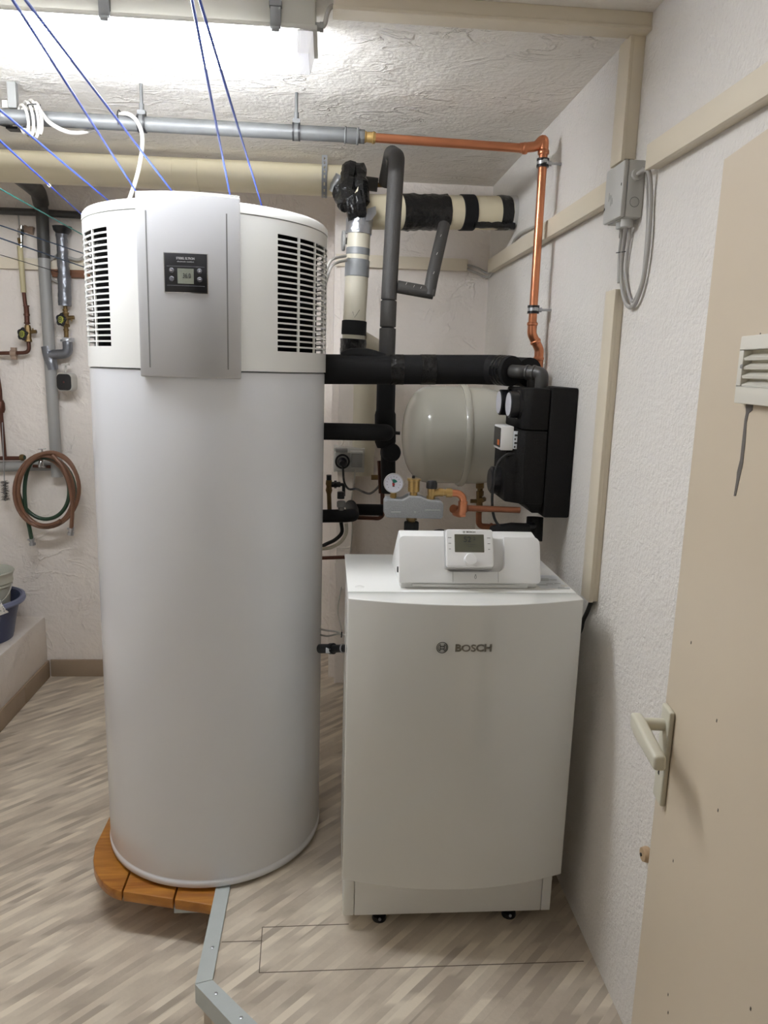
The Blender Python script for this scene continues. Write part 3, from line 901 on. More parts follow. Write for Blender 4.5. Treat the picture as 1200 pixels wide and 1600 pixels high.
# junction box with its cables
jb = thing('junction_box', 'grey junction box on right wall between the trunking runs', 'junction box', (0.71, 1.88, 2.06))
JX, JY0, JY1, JZ0, JZ1 = 0.684, 1.822, 1.940, 2.058, 2.186
MB().box((JX + 0.012, JY0, JZ0), (XW, JY1, JZ1)).build('box_body', K['greyplastic'], jb, bevel=0.004)
MB().box((JX, JY0 + 0.001, JZ0 + 0.001), (JX + 0.012, JY1 - 0.001, JZ1 - 0.001)).build('box_lid', K['greyplastic'], jb, bevel=0.004)
MB().tube([Vector((0.716 + 0.011 * math.cos(2 * PI * k / 24), JY0 - 0.0003, 2.092 + 0.011 * math.sin(2 * PI * k / 24))) for k in range(24)], 0.0006, 5, closed=True).build('knockout_ring', K['inkgrey'], jb)
MB().cyl((0.715, JY0 - 0.010, 2.152), (0.715, JY0 + 0.002, 2.152), 0.013).build('grommet', K['greyplastic'], jb, bevel=0.002)
MB().cyl((0.712, 1.850, JZ0 - 0.018), (0.712, 1.850, JZ0 + 0.002), 0.014).build('grommet', K['greyplastic'], jb, bevel=0.002)
MB().cyl((0.712, 1.888, JZ0 - 0.016), (0.712, 1.888, JZ0 + 0.002), 0.011).build('grommet', K['greyplastic'], jb, bevel=0.002)
mk = MB()
for z0, z1, y in ((2.108, 2.128, 1.905), (2.112, 2.122, 1.898), (2.095, 2.120, 1.890), (2.098, 2.112, 1.882)):
    mk.box((JX - 0.0004, y, z0), (JX + 0.001, y + 0.0016, z1))
mk.build('printed_mark', K['inkgrey'], jb)
for y, z in ((1.83, 2.132), (1.932, 2.095)):
    MB().box((JX - 0.0006, y - 0.002, z - 0.003), (JX + 0.001, y + 0.002, z + 0.003)).build('lid_slot', K['ink'], jb)
xj = 0.727
for i, (pts, r, lb) in enumerate((
        ([Vector((0.715, JY0 - 0.006, 2.152)), P(1012, 266, X=0.716), P(1017, 300, X=xj), P(1014, 370, X=xj), P(1008, 420, X=xj), P(1000, 455, X=xj), P(990, 478, X=xj), P(980, 477, X=xj), P(973, 455, X=xj), P(971, 415, X=xj), P(976, 370, X=0.722), Vector((0.712, 1.850, JZ0 - 0.012))], 0.0052, 'big_loop_cable'),
        ([P(1004, 262, X=0.717), P(1010, 272, X=0.728), P(1012, 340, X=0.730), P(1008, 400, X=0.731), P(1003, 440, X=0.731), P(990, 470, X=0.731), P(982, 458, X=0.731), P(978, 420, X=0.731), P(983, 372, X=0.728), P(984, 345, X=0.722)], 0.0036, 'thin_loop_cable'),
        ([Vector((0.712, 1.888, JZ0 - 0.01)), P(971, 370, X=0.722), P(968, 400, X=xj), P(967, 442, X=xj)], 0.0046, 'drop_cable'),
        ([Vector((0.70, 1.905, JZ0 + 0.004)), P(963, 343, X=0.71), P(969, 356, X=0.722), P(969, 372, X=0.728)], 0.0030, 'lead_cable'))):
    MB().tube(spline(pts, 6), r, 10).build(lb, K['cableblack'] if lb == 'lead_cable' else K['cablegrey'], jb)
a, b2 = P(963, 395, X=0.722), P(977, 393, X=0.722)
MB().tube([a, b2], 0.0014, 6).build('cable_tie', K['black'], jb)
MB().cyl((0.716, 1.905, JZ1 - 0.004), (0.716, 1.905, 2.202), 0.006).build('riser_cable', K['cablegrey'], jb)
MB().cyl((0.716, 1.875, JZ1 - 0.004), (0.716, 1.898, 2.202), 0.006).build('riser_cable', K['cablegrey'], jb)
# cable leaving the bottom of the long trunking, behind the boiler
MB().tube(spline([P(925, 936, X=0.728), P(918, 955, X=0.728), P(911, 970, X=0.726), P(907, 985, X=0.722), Vector((0.722, 2.02, 0.90)), Vector((0.722, 2.05, 0.70))]), 0.006, 8).build('power_cable', K['cableblack'], label='black cable from bottom of long upright trunking down behind the boiler', cat='cable')

# ------------------------------------------------------------------ ceiling water pipe (galvanised, then copper)
WY = 2.517
wp = thing('water_pipe', 'galvanised water pipe under the ceiling continuing as bright copper down right wall', 'pipe', (-0.6, WY, 2.30))
gz = lambda x: 2.4045 - 0.0 * x
MB().tube([(XL + 0.002, WY, P(0, 182, Y=WY).z), P(0, 182, Y=WY), P(540, 211, Y=WY)], 0.0215, 20).build('galvanised_pipe', K['galv'], wp)
a, b = P(538, 211, Y=WY), P(560, 213, Y=WY)
d = (b - a).normalized()
MB().tube([a, a + d * 0.004, a + d * 0.006, a + d * 0.038, a + d * 0.040, a + d * 0.045], [0.0235, 0.0255, 0.0235, 0.0235, 0.0255, 0.0255], 20).build('coupling', K['galv'], wp)
MB().hexnut(a + d * 0.044, a + d * 0.064, 0.022).build('reducer_nut', K['galv'], wp, bevel=0.002)
MB().tube([a + d * 0.062, a + d * 0.066, a + d * 0.07, a + d * 0.088, a + d * 0.09, a + d * 0.098], [0.018, 0.018, 0.015, 0.0165, 0.019, 0.016], 18).build('brass_adapter', K['brass'], wp)
c0 = a + d * 0.09
XC = 0.676
cend = P(822, 232, Y=WY)
c1 = P(834, 231, Y=WY)
c2 = Vector((XC, WY - 0.045, P(848, 212, X=XC).z))
c3 = P(849, 240, X=XC)
MB().tube([c0, cend], 0.0138, 16).build('copper_pipe', K['copper'], wp)
ctop = Vector((XC, c3.y, 2.405))
MB().tube(fillet([cend - (cend - c0).normalized() * 0.02, P(838, 229, Y=WY), Vector((XC, c3.y, 2.425)), Vector((XC, c3.y, 2.375))], 0.03, 8), 0.0155, 16).build('copper_elbow', K['copper'], wp)
for q, dd in ((cend, (cend - c0).normalized()), (Vector((XC, c3.y, 2.385)), Vector((0, 0, 1)))):
    MB().tube([q - dd * 0.012, q - dd * 0.008, q + dd * 0.0, q + dd * 0.004], [0.0158, 0.0182, 0.0182, 0.0158], 16).build('press_ring', K['copper'], wp)
zl = P(836, 515, X=XC).z
yv = c3.y
MB().tube([(XC, yv, 2.385), (XC, yv, zl)], 0.0138, 16).build('copper_riser', K['copper'], wp)
lowp = [Vector((XC, yv, zl + 0.02)), Vector((XC, yv, zl - 0.012)), Vector((XC + 0.030, yv + 0.004, zl - 0.062)), Vector((XC + 0.032, yv + 0.004, zl - 0.14))]
MB().tube(fillet(lowp, 0.035, 8), 0.0155, 16).build('copper_offset', K['copper'], wp)
for q, dd in ((lowp[0], Vector((0, 0, 1))), (lowp[1].lerp(lowp[2], 0.5), (lowp[2] - lowp[1]).normalized()), (lowp[2] - Vector((0, 0, 0.03)), Vector((0, 0, 1)))):
    MB().tube([q - dd * 0.006, q - dd * 0.003, q + dd * 0.003, q + dd * 0.006], [0.0155, 0.0182, 0.0182, 0.0155], 16).build('press_ring', K['copper'], wp)
for pz in (254, 483):
    q = P(849 if pz == 254 else 836, pz, X=XC); q.y = yv
    cl = MB().lathe([(0.0145, -0.013), (0.0195, -0.013), (0.0195, -0.006), (0.0178, -0.005), (0.0178, 0.005), (0.0195, 0.006), (0.0195, 0.013), (0.0145, 0.013)], q, seg=24).build('pipe_clamp', K['black'], wp)
    MB().lathe([(0.0150, -0.005), (0.0190, -0.005), (0.0190, 0.005), (0.0150, 0.005)], q, seg=24).build('clamp_band', K['steel'], cl)
    MB().cyl(q + Vector((0.017, 0, 0)), Vector((XW, q.y, q.z)), 0.0042).hexnut(q + Vector((0.018, 0, 0)), q + Vector((0.028, 0, 0)), 0.008).box(q + Vector((-0.006, -0.032, -0.005)), q + Vector((0.006, -0.017, 0.005))).build('clamp_rod', K['steel'], cl)
for px, py in ((222, 193), (463, 206)):
    q = P(px, py, Y=WY)
    cl = MB().lathe([(0.0218, -0.012), (0.0265, -0.012), (0.0265, -0.007), (0.0245, -0.006), (0.0245, 0.006), (0.0265, 0.007), (0.0265, 0.012), (0.0218, 0.012)], q, (1, 0, 0), seg=24).build('pipe_clamp', K['black'], wp)
    MB().lathe([(0.022, -0.006), (0.0258, -0.006), (0.0258, 0.006), (0.022, 0.006)], q, (1, 0, 0), seg=24).build('clamp_band', K['galv'], cl)
    MB().box(q + Vector((-0.012, -0.01, 0.022)), q + Vector((0.012, 0.01, 0.036))).cyl(q + Vector((0, 0, 0.036)), q + Vector((0, 0, 0.055)), 0.0075).cyl(q + Vector((0, 0, 0.055)), (q.x, q.y, ZC), 0.005).build('clamp_rod', K['galv'], cl)

# white cable coil hung on the pipe
cb = thing('cable_coil', 'coiled white cable hung over the galvanised pipe and dropping to the tank', 'cable', P(50, 190, Y=WY) - Vector((0, 0, 0.1)))
for k, (cx_, hw, top, bot) in enumerate(((37, 7, 164, 209), (44, 8, 159, 213), (51, 9, 157, 216), (58, 7, 160, 210))):
    mid, hh = (top + bot) / 2, (bot - top) / 2
    lp = []
    for q in range(28):
        a_ = 2 * PI * q / 28
        lp.append(P(cx_ + hw * math.cos(a_) + 3 * math.sin(a_) * -1, mid - hh * math.sin(a_), Y=WY + (0.031 - 0.004 * k if math.cos(a_) < 0 else -0.034 - 0.003 * k) * min(1, abs(math.cos(a_)) * 3)))
    MB().tube(lp, 0.0046, 8, closed=True).build('coil_loop', K['cablewhite'], cb)
pts = [P(62, 172, Y=WY - 0.03), P(78, 192, Y=WY - 0.034), P(105, 206, Y=WY - 0.02), P(128, 207, Y=WY + 0.02), P(152, 200, Y=WY + 0.045), P(178, 190, Y=WY + 0.05), P(188, 179, Y=WY - 0.0), P(200, 178, Y=WY - 0.03), P(213, 188, Y=WY - 0.034), P(222, 210, Y=WY - 0.02), P(221, 240, Y=WY), P(214, 275, Y=WY), P(204, 306, Y=WY), P(196, 326, Y=WY)]
MB().tube(spline(pts, 6), 0.0062, 10).build('cable_run', K['cablewhite'], cb)
for px, py in ((60, 171), (187, 187)):
    q = P(px, py, Y=WY)
    MB().tube([q + Vector((0, 0.026 * math.cos(2 * PI * k / 20), 0.026 * math.sin(2 * PI * k / 20))) if px > 100 else q + Vector((0.018 * math.cos(2 * PI * k / 20), -0.036 + 0.012 * math.sin(2 * PI * k / 20), 0.002 * math.cos(2 * PI * k / 20))) for k in range(20)], 0.002, 6, closed=True).build('cable_tie', K['black'], cb)
mb = thing('pipe_bracket', 'small white and grey bracket behind the galvanised pipe at far left', 'bracket', P(15, 165, Y=WY + 0.05))
a, b = P(5, 158, Y=2.57), P(14, 170, Y=2.57)
MB().box((a.x, 2.56, b.z), (b.x, 2.58, a.z)).build('bracket_end', K['cablewhite'], mb)
a, b = P(14, 158, Y=2.57), P(28, 170, Y=2.57)
MB().box((a.x, 2.56, b.z), (b.x, 2.58, ZC)).build('bracket_block', K['midgrey'], mb)
a, b = P(0, 192, Y=2.60), P(24, 200, Y=2.60)
MB().tube([a + Vector((-.04, 0, 0.01)), P(18, 197, Y=2.6)], 0.008, 8).box((P(12, 200, Y=2.6).x, 2.585, P(12, 203, Y=2.6).z), (P(30, 200, Y=2.6).x, 2.62, P(12, 199, Y=2.6).z)).build('bracket_arm', K['black'], mb)

# ------------------------------------------------------------------ big beige drain pipe along the ceiling
DY = 3.25
dpz = thing('drain_pipe', 'thick beige drain pipe running level under the ceiling behind the tank', 'pipe', (-0.9, DY, 2.36))
q0, q1 = P(0, 259, Y=DY), P(535, 283, Y=DY)
dd = (q1 - q0).normalized()
MB().tube([q0 - dd * (q0.x - XL - 0.002) / dd.x, q0, q1], 0.060, 36).build('pipe_body', K['beigepipe'], dpz)
c = P(292, 273, Y=DY)
MB().tube([c - dd * 0.05, c - dd * 0.048, c + dd * 0.048, c + dd * 0.05], [0.060, 0.0625, 0.0625, 0.060], 36).build('pipe_collar', K['beigepipe'], dpz)
# perforated hanger strap
st = MB()
sc_ = P(507, 283, Y=DY)
wst = 0.011
path = [(sc_.y - 0.064, ZC - 0.002)] + [(sc_.y - 0.0635 * math.cos(a), sc_.z - 0.0635 * math.sin(a)) for a in [math.radians(-8 + 12 * k) for k in range(17)]]
seg_pts = []
for i in range(len(path) - 1):
    (ya, za), (yb_, zb_) = path[i], path[i + 1]
    L = math.hypot(yb_ - ya, zb_ - za); nn = max(1, int(L / 0.008))
    for k in range(nn): seg_pts.append((ya + (yb_ - ya) * k / nn, za + (zb_ - za) * k / nn))
for i in range(len(seg_pts) - 1):
    (ya, za), (yb_, zb_) = seg_pts[i], seg_pts[i + 1]
    X0 = sc_.x - wst
    cols = ((0, 0.36), (0.64, 1)) if i % 2 else ((0, 1),)
    for u0, u1 in cols:
        st.add([(X0 + 2 * wst * u0, ya, za), (X0 + 2 * wst * u1, ya, za), (X0 + 2 * wst * u1, yb_, zb_), (X0 + 2 * wst * u0, yb_, zb_)], [(0, 1, 2, 3)])
st.build('hanger_strap', K['tapegrey'], dpz, solid=0.001)

# crumpled black and silver tape round the junction
def crumple(mb_pts, rad, material, name, parent, seg=26, amp=0.14, ring=22, flat=True, sharp=None):
    pts = [Vector(p) for p in mb_pts]
    path_ = []
    for i in range(ring + 1):
        t = i / ring * (len(pts) - 1); k = min(int(t), len(pts) - 2)
        path_.append(pts[k].lerp(pts[k + 1], t - k))
    m_ = MB().tube(path_, rad, seg)
    c_ = sum(path_, Vector()) / len(path_)
    out = []
    for v in m_.v:
        ax = min(path_, key=lambda p: (p - v).length)
        dr = (v - ax)
        s = noise.noise(v * 45) * amp + noise.noise(v * 110) * amp * 0.5
        out.append(ax + dr * (1 + s))
    m_.v = out
    return m_.build(name, material, parent, sharp=sharp or (22 if flat else 60))


dr2 = thing('branch_drain_pipe', 'beige drain pipe wrapped in black tape entering right wall, with upright leg marked V', 'pipe', P(570, 520, Y=2.98) - Vector((0, 0, 0.02)))
w0, w1 = Vector((XW, 3.115, 2.314)), P(560, 331, Y=2.985)
wd = (w1 - w0).normalized()
MB().tube([w0, w1], 0.063, 36).build('pipe_body', K['beigepipe'], dr2)


def on(px, py):   # parameter point along the pipe at image column px
    best = min((w0.lerp(w1, k / 400) for k in range(401)), key=lambda p: abs(p.x / p.y - P(px, py, Y=3).x / 3))
    return best


MB().lathe([(0.0635, 0), (0.0655, 0.002), (0.065, 0.028), (0.0635, 0.030)], w0, wd, seg=32).build('wall_collar', K['greyplastic'], dr2)
crumple([on(626, 335), on(698, 335)], 0.0665, K['tape'], 'black_wrap', dr2, amp=0.07)
a, b = on(718, 333), on(738, 333)
MB().tube([a, a.lerp(b, 0.05), b], [0.0635, 0.067, 0.067], 36).build('tape_band', K['foam'], dr2)
a, b = on(776, 333), on(793, 333)
crumple([a, b], 0.0650, K['tape'], 'tape_band', dr2, amp=0.03, ring=6)
s0 = on(738, 350) + Vector((0, -0.045, -0.052)); s1 = on(800, 350) + Vector((0, -0.04, -0.055))
crumple([s0, s1], 0.012, K['tape'], 'tape_strip', dr2, amp=0.5, seg=10, ring=12)
# upright leg
VY = 2.94
v0, v1 = P(562, 342, Y=VY), P(551, 556, Y=VY)
vd = (v1 - v0).normalized()
MB().tube([v0, v1], 0.0435, 32).build('upright_leg', K['oldpipe'], dr2)


def onv(py):
    return min((v0.lerp(v1, k / 400) for k in range(401)), key=lambda p: abs((p.z - CAM_Z) / p.y - (P(556, py, Y=1).z - CAM_Z)))


for y0, y1, rr, km in ((388, 399, 0.0445, 'tapegrey'), (406, 433, 0.0462, 'tapegrey'), (501, 524, 0.0475, 'foam')):
    a, b = onv(y0), onv(y1)
    MB().tube([a, a.lerp(b, 0.04), a.lerp(b, 0.96), b], [0.0435, rr, rr, 0.0435], 32).build('tape_band', K[km], dr2)
crumple([onv(334), onv(366)], 0.0485, K['tapefoil'], 'silver_wrap', dr2, amp=0.08, ring=12, flat=False)
MB().prism([P(571, 345, Y=2.885), P(574, 326, Y=2.885), P(587, 322, Y=2.90), P(588, 334, Y=2.90), P(580, 344, Y=2.89)], (0, 0.004, 0)).build('silver_flap', K['tapefoil'], dr2, bevel=0.001)
a, b = onv(529), onv(548)
crumple([onv(530), onv(556)], 0.0495, K['tape'], 'black_wrap', dr2, amp=0.05, ring=8)
for pts_, rr in (([P(541, 322, Y=2.90), P(570, 318, Y=2.9)], 0.050), ([P(550, 262, Y=3.0), P(545, 296, Y=2.95), P(543, 322, Y=2.92)], 0.036), ([P(560, 262, Y=2.99), P(564, 290, Y=2.94), P(566, 318, Y=2.91)], 0.028), ([P(530, 298, Y=2.97), P(542, 322, Y=2.93)], 0.030)):
    crumple(pts_, rr, K['tape'], 'black_wrap', dr2, amp=0.30, ring=10, seg=11, sharp=4)
crumple([P(520, 300, Y=3.17), P(532, 274, Y=3.15)], 0.020, K['tapefoil'], 'silver_wrap', dr2, amp=0.3, ring=8, seg=14, flat=False)
MB().prism([P(550, 309, Y=2.868), P(560, 291, Y=2.868), P(558, 308, Y=2.868)], (0, 0.004, 0)).build('label_scrap', K['beigepipe'], dr2)
# round cleaning cap seen on edge beside the leg
cq = P(534, 376, Y=2.96)
MB().lathe([(0.0, 0), (0.036, 0.001), (0.038, 0.006), (0.036, 0.011), (0.012, 0.012), (0.012, 0.06)], cq, (1, 0.1, 0), seg=28).build('cleaning_cap', K['greypipe'], dr2)
# marker V on the leg
vm = P(556, 492, Y=VY - 0.0437)
MB().tube([P(551, 487, Y=VY - 0.0445), P(554, 496, Y=VY - 0.0445), P(562, 484, Y=VY - 0.0435)], 0.0008, 5).build('marker_letter', K['ink'], dr2)
MB().tube(fillet([P(560, 528, Y=VY + 0.02), P(590, 545, Y=3.12), P(596, 560, Y=3.25)], 0.05), 0.036, 20).build('side_branch', K['oldpipe'], dr2)

low = thing('lower_drain_pipe', 'pale upright drain pipe behind the black insulated pipes near the sockets', 'pipe', P(570, 740, Y=3.505))
MB().tube([P(571, 560, Y=3.505), P(567, 742, Y=3.505)], 0.053, 28).build('pipe_body', K['oldpipe'], low)
bq = P(590, 747, Y=3.34)
MB().tube([P(580, 746, Y=3.42), P(600, 746, Y=3.42)], 0.012, 12).build('end_fitting', K['brassold'], low)

# ------------------------------------------------------------------ grey insulated pipe
gi = thing('insulated_pipe', 'grey foam insulated upright pipe with a crooked side branch', 'pipe', P(604, 570, Y=2.78))
GY = 2.78
g_top = [P(602, 292, Y=3.05), P(617, 254, Y=2.80), P(617.5, 262, Y=GY), P(612, 380, Y=GY), P(607, 470, Y=GY)]
MB().tube(fillet([P(603, 284, Y=3.05), P(612, 240, Y=2.90), P(620, 246, Y=GY), P(615, 330, Y=GY), P(607.5, 468, Y=GY)], 0.03, 8), 0.0285, 24).build('insulation_tube', K['foamgrey'], gi)
MB().tube([P(607.4, 470, Y=GY), P(606, 511, Y=GY)], 0.0292, 24).build('insulation_tube', K['foamgrey'], gi, bevel=0.003)
MB().tube([P(605.8, 513, Y=GY), P(604, 575, Y=GY)], 0.0300, 24).build('insulation_tube', K['foamgrey'], gi, bevel=0.003)
MB().tube([P(607.5, 460, Y=GY), P(604, 575, Y=GY)], 0.024, 16).build('pipe_core', K['black'], gi)
MB().tube([P(621, 448, Y=GY), P(677, 458, Y=GY)], 0.0225, 20).build('branch_tube', K['foamgrey'], gi)
MB().tube([P(670, 461, Y=GY - 0.002), P(676, 430, Y=GY), P(694, 352, Y=2.93)], 0.0225, 20).build('branch_tube', K['foamgrey'], gi)
for px, py in ((634, 445), (646, 449), (657, 451), (677, 428), (682, 398), (688, 370)):
    q = P(px, py, Y=GY - 0.024)
    MB().tube([q, q + Vector((0.004, 0, 0.008))], 0.0012, 5).build('staple', K['cablewhite'], gi)
stub = thing('pipe_stub', 'dark foam insulated pipe stub with bare brass end beside the taped junction', 'pipe', P(580, 288, Y=3.06))
MB().tube([P(560, 285, Y=3.06), P(590, 289, Y=3.06)], 0.0255, 20).build('insulation_tube', K['foamgrey'], stub)
MB().tube([P(588, 289, Y=3.06), P(601, 289, Y=3.06)], 0.009, 12).build('bare_end', K['brassold'], stub)

# ------------------------------------------------------------------ black insulated pipes, tank to pump group
BY = 2.43
R1 = 0.0470
bt = thing('heating_pipe', 'thick black insulated pipe from the white tank across to the pump unit', 'pipe', P(640, 600, Y=BY) - Vector((0, 0, 0.0)))
axis1 = [Vector((-0.06, BY, P(512, 577.5, Y=BY).z)), P(600, 577.5, Y=BY), P(745, 577.5, Y=BY), P(775, 578, Y=BY - 0.03), P(800, 580, Y=BY - 0.09)]
MB().tube(spline(axis1, 6), R1, 32).build('insulation_tube', K['foam'], bt)
for x0, x1 in ((609, 630), (657, 680)):
    MB().tube([P(x0, 577.5, Y=BY), P(x1, 577.5, Y=BY)], R1 + 0.0012, 32).build('tape_band', K['tape'], bt)
sp_ = spline(axis1, 12)
for f0 in (38, 41, 44):
    MB().tube(sp_[f0:f0 + 3], R1 + 0.0010, 32).build('tape_ring', K['tape'], bt)
e0 = P(800, 580, Y=BY - 0.09)
ez = (sp_[-1] - sp_[-3]).normalized()
MB().tube(fillet([e0 - ez * 0.03, e0 + ez * 0.035, Vector((e0.x + 0.032, e0.y - 0.022, e0.z - 0.002)), Vector((0.652, 2.275, e0.z - 0.004)), Vector((0.652, 2.275, 1.655)), Vector((0.652, 2.275, 1.62))], 0.035, 8), 0.0205, 20).build('steel_elbow', K['darkpipe'], bt)
qa, qb = Vector((e0.x + 0.032, e0.y - 0.022, e0.z - 0.002)), Vector((0.652, 2.275, e0.z - 0.004))
for f in (0.22, 0.58):
    q, dq = qa.lerp(qb, f), (qb - qa).normalized() * 0.004
    MB().tube([q - dq, q + dq], 0.0235, 20).build('elbow_collar', K['darkpipe'], bt, bevel=0.001)
b2t = thing('heating_pipe', 'second black insulated pipe stub behind, ending above the pump unit near right wall', 'pipe', P(845, 600, Y=2.45))
MB().tube(fillet([(0.50, 2.53, e0.z), (0.615, 2.52, e0.z), (0.650, 2.415, e0.z - 0.002)], 0.06), 0.047, 28).build('insulation_tube', K['foam'], b2t)
MB().tube(fillet([(0.640, 2.45, e0.z), (0.652, 2.375, e0.z), (0.652, 2.370, 1.62)], 0.03), 0.0195, 16).build('steel_elbow', K['darkpipe'], b2t)
# raised insulation flap over the left of the thick pipe
MB().tube(spline([P(536, 560, Y=BY), P(550, 554, Y=BY), P(575, 555, Y=BY), P(600, 562, Y=BY)]), [0.012] * 0 or 0.02, 16).build('insulation_flap', K['foam'], bt)

up_ = thing('riser_pipe', 'black insulated upright pipe with a round valve, left of the expansion vessel', 'pipe', P(600, 760, Y=2.62))
RY = 2.62
MB().tube([P(604, 560, Y=RY), P(601, 662, Y=RY)], 0.031, 20).build('insulation_tube', K['foam'], up_)
MB().tube([P(613, 560, Y=RY + 0.05), P(610, 668, Y=RY + 0.05)], 0.014, 14).build('insulation_tube', K['foam'], up_)
MB().tube([P(601, 640, Y=RY), P(602, 648, Y=RY), P(602, 690, Y=RY), P(603, 698, Y=RY)], [0.031, 0.037, 0.037, 0.031], 20).build('tee_shell', K['foam'], up_)
MB().tube([P(606, 686, Y=RY), P(607, 770, Y=RY)], 0.026, 18).build('insulation_tube', K['foam'], up_)
q = P(610, 707, Y=RY - 0.01)
MB().lathe([(0.0, -0.03), (0.030, -0.028), (0.033, -0.02), (0.033, 0.02), (0.028, 0.03)], q, (0.15, -1, 0.1), seg=28).build('valve_shell', K['foam'], up_, bevel=0.002)
MB().tube([P(612, 676, Y=RY), P(625, 677, Y=RY)], 0.006, 10).build('valve_stem', K['black'], up_)
MB().tube([P(612, 768, Y=RY + 0.03), P(594, 770, Y=RY + 0.03), P(592, 720, Y=RY + 0.03)], 0.006, 8).build('copper_line', K['copperold'], up_)
hp2 = thing('heating_pipe', 'middle black insulated pipe running from the tank to the round valve', 'pipe', P(560, 690, Y=2.5))
zz = P(512, 674, Y=2.5)
MB().tube(fillet([Vector((-0.06, 2.50, zz.z)), P(560, 675, Y=2.5), P(602, 676, Y=2.52), P(604, 676, Y=2.63)], 0.03), 0.0285, 24).build('insulation_tube', K['foam'], hp2)
hp3 = thing('heating_pipe', 'lowest black insulated pipe with a bend beside the sockets', 'pipe', P(540, 820, Y=2.55))
z3 = P(512, 807, Y=2.5).z
MB().tube(fillet([Vector((-0.06, 2.50, z3)), P(540, 806, Y=2.5), P(551, 805, Y=2.52), P(551, 797, Y=2.72), P(548, 790, Y=2.9)], 0.02), 0.0225, 20).build('insulation_tube', K['foam'], hp3)
MB().tube([P(545, 796, Y=2.88), P(598, 797, Y=2.88)], 0.023, 20).build('insulation_tube', K['foam'], hp3)
cpl = thing('copper_line', 'thin old copper pipe bending up below the lowest black pipe', 'pipe', P(575, 812, Y=2.95))
MB().tube(fillet([P(540, 808, Y=2.95), P(592, 810, Y=2.95), P(598, 806, Y=2.95), P(597, 720, Y=2.95)], 0.02), 0.0085, 12).build('pipe_body', K['copperold'], cpl)
cpl2 = MB().tube([P(500, 872, Y=3.3), P(560, 870, Y=3.3)], 0.0085, 12).build('copper_line', K['copperold'], label='thin copper pipe running level behind the boiler towards the tank', cat='pipe')
# brass valve stack right of the tank
vs_ = thing('valve_stack', 'old brass and black valve fittings close to the right side of the tank', 'valve', P(516, 800, Y=2.6))
MB().tube([P(514, 742, Y=2.6), P(514, 752, Y=2.6)], 0.009, 12).build('cap', K['black'], vs_)
MB().tube([P(514, 750, Y=2.6), P(514, 756, Y=2.6), P(514, 760, Y=2.6), P(514, 766, Y=2.6), P(514, 772, Y=2.6), P(515, 800, Y=2.6)], [0.010, 0.012, 0.009, 0.012, 0.008, 0.008], 14).build('valve_body', K['brassold'], vs_)
MB().tube([P(518, 757, Y=2.6), P(532, 757, Y=2.6)], 0.010, 12).hexnut(P(522, 757, Y=2.6), P(526, 757, Y=2.6), 0.014).build('side_fitting', K['black'], vs_)
MB().tube(fillet([P(530, 757, Y=2.6), P(537, 757, Y=2.6), P(537, 775, Y=2.6)], 0.01), 0.006, 10).build('link', K['black'], vs_)
st2 = thing('air_vent', 'small grey and black air vent standing on the lowest black pipe', 'valve', P(532, 800, Y=2.5))
MB().lathe([(0.011, 0), (0.011, 0.008), (0.015, 0.012), (0.0155, 0.028), (0.011, 0.032)], P(533, 797, Y=2.5), seg=20).build('vent_body', K['midgrey'], st2)
MB().lathe([(0.0125, 0), (0.0125, 0.022), (0.010, 0.024)], P(532.5, 779, Y=2.5), seg=20).build('vent_cap', K['black'], st2)
# hoses under the lowest pipe
MB().tube(spline([P(541, 818, Y=2.5), P(541, 832, Y=2.5), P(533, 846, Y=2.49), P(518, 855, Y=2.47), P(500, 858, Y=2.45)]), 0.0062, 10).build('drain_hose', K['oldpipe'], label='pale curved hose below the lowest black pipe', cat='hose')
MB().tube(spline([P(533, 816, Y=2.54), P(534, 832, Y=2.54), P(524, 843, Y=2.53), P(510, 850, Y=2.5), P(498, 856, Y=2.48)]), 0.0065, 10).build('drain_hose', K['cableblack'], label='black curved hose below the lowest black pipe, behind the pale one', cat='hose')

# ------------------------------------------------------------------ sockets and plug on the back wall
so = thing('double_socket', 'double wall socket, left one with a black plug, right one lidded grey', 'socket', P(545, 735, Y=3.40))
SY = 3.40
a, b = P(523, 706, Y=SY), P(547, 734, Y=SY)
MB().box((a.x, SY - 0.02, b.z), (b.x, SY + 0.03, a.z)).build('left_housing', K['greyplastic'], so, bevel=0.004)
a, b = P(547, 705, Y=SY), P(567, 732, Y=SY)
MB().box((a.x, SY - 0.02, b.z), (b.x, SY + 0.03, a.z)).build('right_housing', K['greyplastic'], so, bevel=0.004)
a, b = P(549, 708, Y=SY - 0.02), P(566, 730, Y=SY - 0.02)
MB().box((a.x, SY - 0.034, b.z), (b.x, SY - 0.02, a.z)).build('right_lid', K['midgrey'], so, bevel=0.003)
a, b = P(524, 700, Y=SY - 0.04), P(543, 706, Y=SY - 0.04)
MB().box((a.x, SY - 0.07, b.z), (b.x, SY - 0.018, a.z)).build('left_lid', K['midgrey'], so, bevel=0.003)
q = P(535, 721, Y=SY - 0.02)
MB().lathe([(0.026, -0.001), (0.034, 0.0), (0.034, 0.006), (0.026, 0.006)], q, (0, -1, 0), seg=28, close=True).build('socket_ring', K['black'], so)
